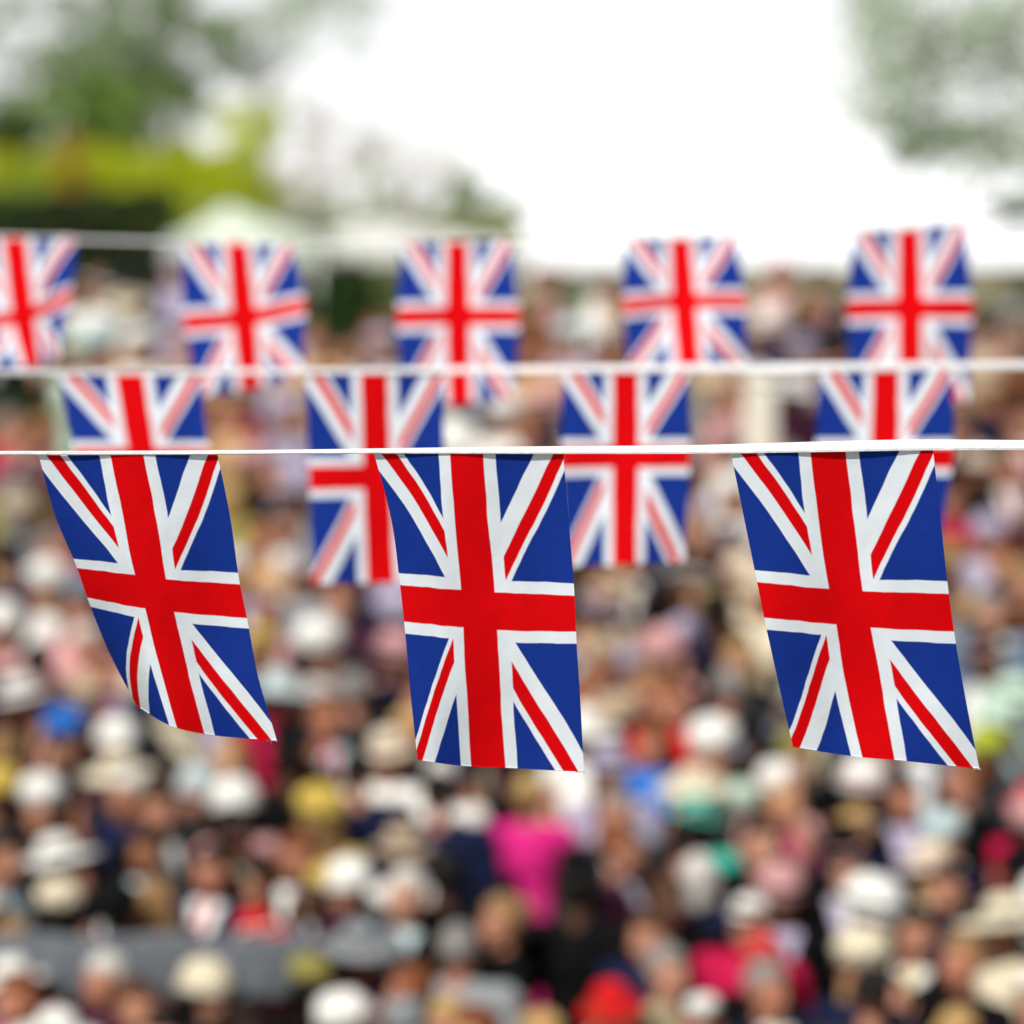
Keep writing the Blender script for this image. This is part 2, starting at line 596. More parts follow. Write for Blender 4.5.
def body_parts(sex, arms, infl=0.0, what='body'):
    """adds volumes of a standing person 1.70 m tall, facing -Y"""
    bm = bmesh.new()
    f = sex == 'f'
    sh = 0.165 if f else 0.195           # shoulder joint half width
    hipw = 0.095 if f else 0.09
    i = infl
    J = {}
    for s in (-1, 1):
        S = Vector((s * sh, 0.0, 1.395))
        a = arms[0] if s < 0 else arms[1]
        # each arm pose: elbow and wrist offsets
        if a == 'down':
            E = S + Vector((s * .055, .02, -.285)); W = E + Vector((s * .01, -.05, -.245)); H = Vector((0, -.2, -1))
        elif a == 'fwd':
            E = S + Vector((s * .06, -.03, -.275)); W = E + Vector((-s * .12, -.205, .055)); H = Vector((-s * .6, -.7, .2))
        elif a == 'up':
            E = S + Vector((s * .12, -.10, .225)); W = E + Vector((-s * .03, -.06, .235)); H = Vector((0, -.1, 1))
        elif a == 'hip':
            E = S + Vector((s * .17, .06, -.225)); W = E + Vector((-s * .15, -.07, -.165)); H = Vector((-s * .7, -.4, -.6))
        elif a == 'face':
            E = S + Vector((s * .05, -.16, -.22)); W = E + Vector((-s * .09, -.10, .225)); H = Vector((-s * .3, .0, 1))
        J[s] = (S, E, W, H.normalized())
    if what in ('body', 'jacket', 'dress', 'shirt'):
        cw = 0.115 if f else 0.14
        # torso volumes
        add_ell(bm, (0, 0.0, 1.27), (cw + .035 + i, .105 + i, .175 + i * .5))
        add_ell(bm, (0, 0.005, 1.10), ((.122 if f else .15) + i, .092 + i, .17))
        add_ell(bm, (0, 0.01, .945), ((.165 if f else .16) + i, .115 + i, .135))
        add_caps(bm, (-sh + .02, .005, 1.385), (sh - .02, .005, 1.385), .062 + i, .062 + i)
        add_caps(bm, (-.07, .01, 1.415), (.07, .01, 1.415), .05 + i * .6, .05 + i * .6)
        if f:
            for s in (-1, 1):
                add_ell(bm, (s * .062, -.078, 1.245), (.058 + i, .052 + i, .058 + i))
        else:
            for s in (-1, 1):
                add_ell(bm, (s * .075, -.06, 1.29), (.075 + i, .05 + i, .06 + i))
    if what in ('body', 'trousers'):
        for s in (-1, 1):
            h = Vector((s * hipw, 0.01, .90)); k = Vector((s * (hipw + .005), -.01, .49)); an = Vector((s * (hipw + .01), .02, .085))
            add_caps(bm, h, k, .088 + i, .056 + i * 1.2)
            add_caps(bm, k, an, .055 + i * 1.2, .038 + i * 1.6)
            add_ell(bm, k.lerp(an, .28) + Vector((0, .022, 0)), (.05 + i, .05 + i, .11))
            if what == 'body':
                add_caps(bm, an + Vector((0, .03, -.045)), an + Vector((s * .015, -.15, -.06)), .036, .025, flat=1.2, side=(0, 0, 1))
        if what == 'trousers':
            add_ell(bm, (0, .01, .935), (.150 + i, .105 + i, .10))
    if what in ('body', 'jacket', 'shirt', 'dress'):
        for s in (-1, 1):
            S, E, W, H = J[s]
            if what == 'body':
                add_caps(bm, S, E, .050 if f else .056, .038 if f else .042)
                add_caps(bm, E, W, .040 if f else .044, .026 if f else .029)
                # hand: palm, four unequal bent fingers and a thumb from the side of the palm
                up = Vector((0, 0, 1)) if abs(H.z) < .8 else Vector((0, -1, 0))
                across = H.cross(up).normalized()      # knuckle direction
                nrm = across.cross(H).normalized()
                if nrm.dot(Vector((0, 0, -1)) if abs(H.z) < .8 else Vector((-s, 0, 0))) < 0:
                    nrm = -nrm
                pc = W + H * .05
                add_caps(bm, W, W + H * .075, .027, .036, flat=.45, side=across)
                for k, (off, ln) in enumerate(((-.030, .062), (-.010, .074), (.010, .070), (.030, .055))):
                    a0 = W + H * .09 + across * off
                    a1 = a0 + (H + across * off * 3 + nrm * .15).normalized() * ln * .5
                    a2 = a1 + (H + nrm * .65).normalized() * ln * .5
                    add_caps(bm, a0, a1, .0092, .0085, 8)
                    add_caps(bm, a1, a2, .0085, .007, 8)
                t0 = W + H * .035 - across * .026
                t1 = t0 + (H * .6 - across * .8 + nrm * .3).normalized() * .038
                t2 = t1 + (H * .95 - across * .2 + nrm * .5).normalized() * .030
                add_caps(bm, t0, t1, .013, .010, 8)
                add_caps(bm, t1, t2, .010, .0085, 8)
            elif what == 'jacket':
                add_caps(bm, S, E, .056 + i, .047 + i)
                add_caps(bm, E, E.lerp(W, .93), .046 + i, .034 + i)
            elif what == 'shirt':
                add_caps(bm, (-.06, .01, .90), (.06, .01, .90), .118 + i, .118 + i, flat=1.0, side=(1, 0, 0))
                add_caps(bm, S, S.lerp(E, .55), .055 + i, .054 + i)
            elif what == 'dress':
                add_caps(bm, S, S.lerp(E, .12), .052 + i, .05 + i)
    if what == 'jacket':
        add_caps(bm, (-.05, .01, .93), (.05, .01, .93), .135 + i, .135 + i, flat=.9, side=(1, 0, 0))
        add_caps(bm, (-.055, .01, .84), (.055, .01, .84), .128 + i, .128 + i, flat=.9, side=(1, 0, 0))
    if what == 'dress':
        prof = [(.001, .50), (.24, .50), (.235, .56), (.20, .72), (.175, .88), (.15, 1.0), (.13, 1.08), (.001, 1.08)]
        add_lathe(bm, prof, 24, 0, .01, wob=.03, sq=.75)
    if what == 'body':
        # neck and head
        add_caps(bm, (0, .022, 1.40), (0, .012, 1.515), .052 if not f else .044, .046 if not f else .040)
        add_ell(bm, (0, .012, 1.612), (.074, .090, .090), sub=3)           # skull
        add_ell(bm, (0, -.020, 1.555), (.056, .062, .075), sub=3)          # face
        add_ell(bm, (0, -.045, 1.505), (.032, .030, .024))                 # chin
        add_ell(bm, (0, -.066, 1.612), (.050, .016, .012))                 # brow
        for s in (-1, 1):
            add_ell(bm, (s * .038, -.052, 1.562), (.022, .022, .022))      # cheek
            add_ell(bm, (s * .075, .012, 1.578), (.010, .020, .030), Euler((0, s * .2, s * -.3)))   # ear
        add_caps(bm, (0, -.078, 1.598), (0, -.097, 1.560), .008, .0115, 8)  # nose
        add_ell(bm, (0, -.083, 1.557), (.017, .012, .008))                 # nostrils
        add_ell(bm, (0, -.079, 1.528), (.024, .010, .006))                 # lips
        add_ell(bm, (0, -.077, 1.519), (.020, .010, .006))
    return bm


def get_body(sex, arms):
    key = (sex, arms)
    if key in BODYM:
        return BODYM[key]
    me = remesh(body_parts(sex, arms), .0085, 3, 'person_body')
    # eyes join the same mesh; lips get their own slot
    bm = bmesh.new()
    bm.from_mesh(me)
    for fc in bm.faces:
        c = fc.calc_center_median()
        fc.material_index = 0
        if abs(c.x) < .024 and 1.513 < c.z < 1.533 and c.y < -.074:
            fc.material_index = 3
        if c.z < .085:
            fc.material_index = 4
    for s in (-1, 1):
        n0 = len(bm.faces)
        add_ell(bm, (s * .030, -.0625, 1.586), (.0120, .0115, .0062), sub=2)
        bm.faces.ensure_lookup_table()
        for fc in bm.faces[n0:]:
            c = fc.calc_center_median()
            fc.smooth = True
            fc.material_index = 2 if (abs(c.x - s * .030) < .0062 and c.y < -.066) else 1
    me2 = bpy.data.meshes.new('person_body')
    bm.to_mesh(me2)
    bm.free()
    for k in range(5):
        me2.materials.append(None)
    BODYM[key] = me2
    return me2


def get_garment(sex, arms, what):
    key = (sex, arms, what)
    if key in BODYM:
        return BODYM[key]
    if what in ('trousers',):
        key = (sex, None, what)
        if key in BODYM:
            return BODYM[key]
    me = remesh(body_parts(sex, arms, {'jacket': .018, 'trousers': .009}.get(what, .015), what), .013, 2, what)
    me.materials.append(None)
    if what == 'jacket':
        me.materials.append(None)
        me.materials.append(None)
        for p in me.polygons:
            c = p.center
            if c.y < -.03 and c.z > 1.13 and abs(c.x) < (c.z - 1.13) * .27:
                p.material_index = 2 if (abs(c.x) < .018 and sex == 'm') else 1
            else:
                p.material_index = 0
    else:
        for p in me.polygons:
            p.material_index = 0
    # low-frequency folds
    for v in me.vertices:
        n = noise.noise(Vector((v.co.x * 9, v.co.y * 9, v.co.z * 5)))
        d = Vector((v.co.x, v.co.y, 0))
        if d.length > .02:
            v.co += d.normalized() * n * .008
    BODYM[key] = me
    return me


def hair_mesh(kind):
    key = ('hair', kind)
    if key in BODYM:
        return BODYM[key]
    bm = bmesh.new()
    q = bmesh.ops.create_icosphere(bm, subdivisions=5, radius=1.0)
    for v in q['verts']:
        d = v.co.normalized()
        front = -d.y
        k = 1.10 + .035 * noise.noise(d * 6) + .02 * noise.noise(d * 17)
        hl = .35 if kind != 'swept' else .5
        if front > .25 and d.z < hl:
            k = .88
        elif d.z < -.35 and kind == 'short':
            k = .9
        elif front > -.1 and d.z < -.05 and kind == 'short':
            k = .9
        v.co = Vector((d.x * .076 * k, d.y * .092 * k + .014, d.z * .094 * k + 1.614))
    if kind == 'long':
        for s in (-1, 0, 1):
            add_caps(bm, (s * .05, .05, 1.60), (s * .075, .055, 1.40), .052, .034, flat=.7, side=(1, 0, 0))
        for s in (-1, 1):
            add_caps(bm, (s * .068, .01, 1.60), (s * .078, -.005, 1.43), .026, .018)
    if kind == 'bun':
        add_ell(bm, (0, .115, 1.64), (.045, .042, .045), sub=3)
    if kind == 'bob':
        for s in (-1, 1):
            add_caps(bm, (s * .062, .02, 1.60), (s * .066, .012, 1.50), .036, .030)
        add_caps(bm, (0, .06, 1.60), (0, .065, 1.50), .055, .045)
    me = remesh(bm, .0085, 1, 'hair')
    me.materials.append(None)
    for v in me.vertices:
        v.co += Vector((0, 0, 0)) + v.normal * .003 * noise.noise(Vector((v.co.x * 90, v.co.y * 90, v.co.z * 14)))
    BODYM[key] = me
    return me


def hat_meshes(kind):
    """(crown+brim, band) with origin at the top of the head (0,0,1.66)"""
    key = ('hat', kind)
    if key in BODYM:
        return BODYM[key]
    bm = bmesh.new()
    bb = bmesh.new()
    if kind == 'wide':
        add_lathe(bm, [(.092, -.035), (.15, -.040), (.235, -.052), (.238, -.047), (.15, -.030), (.100, -.024), (.097, .03), (.085, .062), (.05, .076), (.001, .078)], 40, wob=.045)
        add_lathe(bb, [(.0985, -.026), (.1035, -.024), (.1025, .004), (.0975, .006)], 32)
    elif kind == 'brim':
        add_lathe(bm, [(.092, -.03), (.13, -.038), (.178, -.046), (.180, -.041), (.13, -.027), (.100, -.020), (.097, .04), (.085, .075), (.05, .088), (.001, .090)], 36, wob=.03)
        add_lathe(bb, [(.0985, -.022), (.1035, -.020), (.1025, .012), (.0975, .014)], 32)
    elif kind == 'dome':
        add_lathe(bm, [(.105, -.055), (.142, -.062), (.146, -.055), (.132, -.02), (.124, .03), (.100, .072), (.06, .096), (.001, .103)], 32, wob=.02)
        add_lathe(bb, [(.1335, -.028), (.1385, -.024), (.133, .002), (.128, .002)], 32)
    elif kind == 'tophat':
        add_lathe(bm, [(.088, -.02), (.135, -.022), (.148, -.012), (.146, -.006), (.105, -.012), (.094, -.006), (.091, .06), (.097, .125), (.094, .130), (.001, .130)], 32)
        add_lathe(bb, [(.0945, -.008), (.098, -.006), (.0955, .022), (.0925, .024)], 32)
    elif kind == 'cap':
        add_lathe(bm, [(.083, -.02), (.090, -.018), (.089, .01), (.075, .04), (.04, .058), (.001, .062)], 28, 0, .006, sq=1.12)
        add_ell(bm, (0, -.112, -.018), (.072, .062, .008))
        add_lathe(bb, [(.0005, .060), (.010, .061), (.009, .068), (.0005, .069)], 12)
    elif kind == 'puff':
        q = bmesh.ops.create_icosphere(bm, subdivisions=4, radius=1.0)
        for v in q['verts']:
            d = v.co.normalized()
            k = 1 + .22 * noise.noise(d * 4.5) + .12 * noise.noise(d * 11)
            v.co = Vector((d.x * .132 * k, d.y * .128 * k, d.z * .098 * k + .028))
        add_lathe(bb, [(.082, -.03), (.09, -.03), (.09, -.005), (.082, -.005)], 24)
    elif kind == 'saucer':
        add_lathe(bm, [(.001, .0), (.10, -.006), (.185, .006), (.188, .013), (.10, .006), (.001, .014)], 36, .03, -.02, wob=.05)
        bmesh.ops.rotate(bm, verts=bm.verts, cent=(0, 0, 0), matrix=Matrix.Rotation(R(24), 3, 'Y'))
        for k in range(9):
            a = k * .7
            add_ell(bb, (.04 + .028 * math.cos(a), -.03 + .028 * math.sin(a), .035 + .01 * (k % 3)), (.026, .026, .018), Euler((a, .4, a)))
    for b in (bm, bb):
        bmesh.ops.recalc_face_normals(b, faces=b.faces)
    out = []
    for b, n in ((bm, 'hat'), (bb, 'hat_band')):
        me = bpy.data.meshes.new(n)
        b.to_mesh(me)
        b.free()
        for p in me.polygons:
            p.use_smooth = True
        me.materials.append(None)
        out.append(me)
    BODYM[key] = out
    return out


# colours (linear)
DEBUG = False
CC = {
    'white': (.80, .80, .76), 'cream': (.70, .63, .47), 'black': (.004, .004, .005), 'navy': (.008, .012, .040), 'grey': (.25, .27, .29),
    'charcoal': (.022, .024, .028), 'red': (.60, .012, .015), 'crimson': (.45, .01, .06), 'pink': (.70, .09, .26), 'rose': (.58, .31, .31),
    'lilac': (.42, .38, .52), 'blue': (.03, .16, .55), 'steel': (.17, .24, .34), 'teal': (.02, .42, .32), 'mint': (.50, .66, .55),
    'yellow': (.58, .42, .09), 'olive': (.28, .25, .07), 'lime': (.42, .48, .05), 'tan': (.48, .30, .15), 'brown': (.12, .045, .02),
    'beige': (.46, .35, .24), 'plum': (.045, .012, .03), 'aqua': (.46, .58, .60), 'khaki': (.32, .27, .17), 'magenta': (.60, .02, .20),
    'green': (.03, .10, .04)}
HC = {'blond': (.40, .26, .10), 'brown': (.06, .026, .012), 'dark': (.008, .006, .005), 'grey': (.20, .19, .18), 'white': (.50, .48, .45),
      'ginger': (.15, .045, .014), 'fair': (.24, .14, .06)}
SK = [(.46, .21, .13), (.52, .26, .17), (.42, .17, .095), (.46, .19, .115), (.30, .12, .055), (.10, .045, .025)]
MC = {k: mat('cloth_' + k, v, .9, .10, 25, bump=.25, spec=.08) for k, v in CC.items()}
MHAT = {k: mat('hat_' + k, tuple(c * .86 for c in v), .85, .06, 60, bump=.15, spec=.1) for k, v in CC.items()}
MHAIR = {k: mat('hair_' + k, v, .5, .35, 60, stretch=(1, 1, .12), spec=.15) for k, v in HC.items()}
MSK = [mat('skin_tone', c, .5, .06, 14, sss=.08) for c in SK]
M_EYE = mat('eye_white', (.55, .52, .49), .3, .02)
M_IRIS = mat('iris', (.05, .04, .03), .2, .1)
M_LIP = mat('lips', (.36, .10, .085), .45, .05)
M_SHOE = mat('shoe_leather', (.02, .015, .012), .4, .1)

ARMS = {'d': ('down', 'down'), 'f': ('fwd', 'fwd'), 'w': ('down', 'up'), 'h': ('hip', 'down'), 'c': ('face', 'fwd'), 'b': ('fwd', 'down')}
POSE = {'d': 'arms down', 'f': 'hands held forward', 'w': 'one arm raised', 'h': 'hand on hip', 'c': 'hand at chin', 'b': 'one hand forward'}
HATW = {'wide': 'wide-brimmed hat', 'brim': 'brimmed hat', 'dome': 'domed hat', 'tophat': 'top hat', 'cap': 'peaked cap', 'puff': 'fluffy round hat', 'saucer': 'tilted saucer hat'}
HAIRW = {'short': 'short {} hair', 'long': 'long {} hair', 'bun': '{} hair in a bun', 'bob': 'bobbed {} hair', 'swept': 'swept-back {} hair'}
GARW = {'jacket': 'jacket', 'dress': 'dress', 'shirt': 'short-sleeved top'}


def slot(o, k, m):
    o.material_slots[k].link = 'OBJECT'
    o.material_slots[k].material = m


LABELS = set()


def where(x, y):
    col = 'far left' if x < 110 else 'left' if x < 340 else 'middle' if x < 620 else 'right' if x < 860 else 'far right'
    if y < 372:
        row = 'behind the rear flags'
    elif y < 452:
        row = 'just above the nearest tape'
    elif y < 620:
        row = 'beside upper near flags'
    elif y < 770:
        row = 'beside lower near flags'
    elif y < 900:
        row = 'below the nearest flags'
    else:
        row = 'in the lowest rows'
    return row, col


def make_person(x, y, hat, hatc, hair, hairc, gar, garc, face, pose, skin=None, hs=1.0, tall=None):
    sex = 'm' if (gar == 'jacket' and hat in ('tophat', 'cap', None) and hair == 'short') or (gar == 'shirt' and hair == 'short') else 'f'
    sc_ = tall or ((1.0 if sex == 'f' else 1.045) + rnd.uniform(-.03, .03))
    hh = 1.62 * sc_ + (.04 if hat else 0)
    # where does a head at (x, y) stand on the bank?
    r = ray(x, y)
    lo, hi = 9.0, 60.0
    for _ in range(50):
        m_ = (lo + hi) / 2
        z = CAMZ + r.z * m_ / r.y
        if z - hh > ground_z(0, m_) and m_ < CREST:
            lo = m_
        else:
            hi = m_
    return dict(D=lo, X=r.x * lo / r.y, sc=sc_, sex=sex, hat=hat, hatc=hatc, hair=hair, hairc=hairc, gar=gar, garc=garc, face=face,
                pose=pose, skin=skin if skin is not None else rnd.choice([0, 0, 1, 1, 2, 3, 3, 4, 5] if hairc in ('dark', 'brown') else [0, 1, 2, 3]), hs=hs, px=x, py=y, hh=hh)


FACE = {'f': 0, 'b': 180, 'l': -70, 'r': 70, 'q': -35, 'p': 35}
FACEW = {'f': 'facing forward', 'b': 'back turned', 'l': 'in profile', 'r': 'in profile', 'q': 'half turned', 'p': 'half turned'}


def build_person(s):
    x, y = s['X'], s['D']
    z = ground_z(x, y)
    px, py = project((x, y, z + s['hh']))
    root = empty('person', (x, y, z), R(FACE[s['face']] + s.get('jit', 0)))
    k = s['sc']
    root.scale = (k, k, k)
    arms = ARMS[s['pose']]
    b = link('body', get_body(s['sex'], arms), root)
    sm = MSK[s['skin']]
    for q, m in enumerate((sm, M_EYE, M_IRIS, M_LIP, M_SHOE)):
        slot(b, q, m)
    g = link(s['gar'], get_garment(s['sex'], arms, s['gar']), root)
    slot(g, 0, MC[s['garc']])
    if s['gar'] == 'jacket':
        slot(g, 1, MC[s['inner']])
        slot(g, 2, MC[s['tie'] if s['sex'] == 'm' else s['inner']])
    if s['gar'] != 'dress':
        t = link('trousers', get_garment(s['sex'], arms, 'trousers'), root)
        slot(t, 0, MC[s['leg']])
    h = link('hair', hair_mesh(s['hair']), root)
    slot(h, 0, MHAIR[s['hairc']])
    if s['hat']:
        a, c = hat_meshes(s['hat'])
        hs = s['hs'] * .80
        ho = link('hat', a, root)
        ho.location = (0, .010, 1.668)
        ho.scale = (hs, hs, hs)
        ho.rotation_euler = (s['tilt'][0], s['tilt'][1], 0)
        slot(ho, 0, MHAT[s['hatc']])
        ba = link('hat_band' if s['hat'] not in ('saucer', 'cap') else ('flower_trim' if s['hat'] == 'saucer' else 'cap_button'), c, ho)
        slot(ba, 0, MHAT[s['band']])
    row, col = where(px, py)
    head = f"{s['hatc']} {HATW[s['hat']]}" if s['hat'] else HAIRW[s['hair']].format(s['hairc'])
    base = f"person with {head}, {s['garc']} {GARW[s['gar']]}"
    trim = f"{s['band']}-trimmed " if s['hat'] else ''
    base2 = f"person with {trim}{head}, {s['garc']} {GARW[s['gar']]}"
    leg = f"{s['leg']} trousers" if s['gar'] != 'dress' else f"{s['hairc']} hair"
    cands = [f"{base}, {FACEW[s['face']]}, {row}", f"{base}, {POSE[s['pose']]}, {row}", f"{base2}, {row}",
             f"{base}, {leg}, {row}", f"{base2}, {leg}, {row}", f"{base}, {POSE[s['pose']]}, {col}, {row}",
             f"{base}, {FACEW[s['face']]}, {POSE[s['pose']]}, {col}", f"{base2}, {POSE[s['pose']]}, {leg}, {col}",
             f"{base2}, {POSE[s['pose']]}, {row}", f"{base2}, {FACEW[s['face']]}, {row}", f"{base}, {leg}, {POSE[s['pose']]}, {row}"]
    for c_ in cands:
        if c_ not in LABELS and len(c_.replace('-', ' ').split()) <= 15:
            break
    else:
        c_ = f"person with {head}, {s['garc']} {GARW[s['gar']]}, {POSE[s['pose']]}, {col}"
        s['dup'] = True
        print('DUP', base, row, col)
    LABELS.add(c_)
    tag(root, c_, 'person', 'spectators packed together on the grassy bank')
    return c_


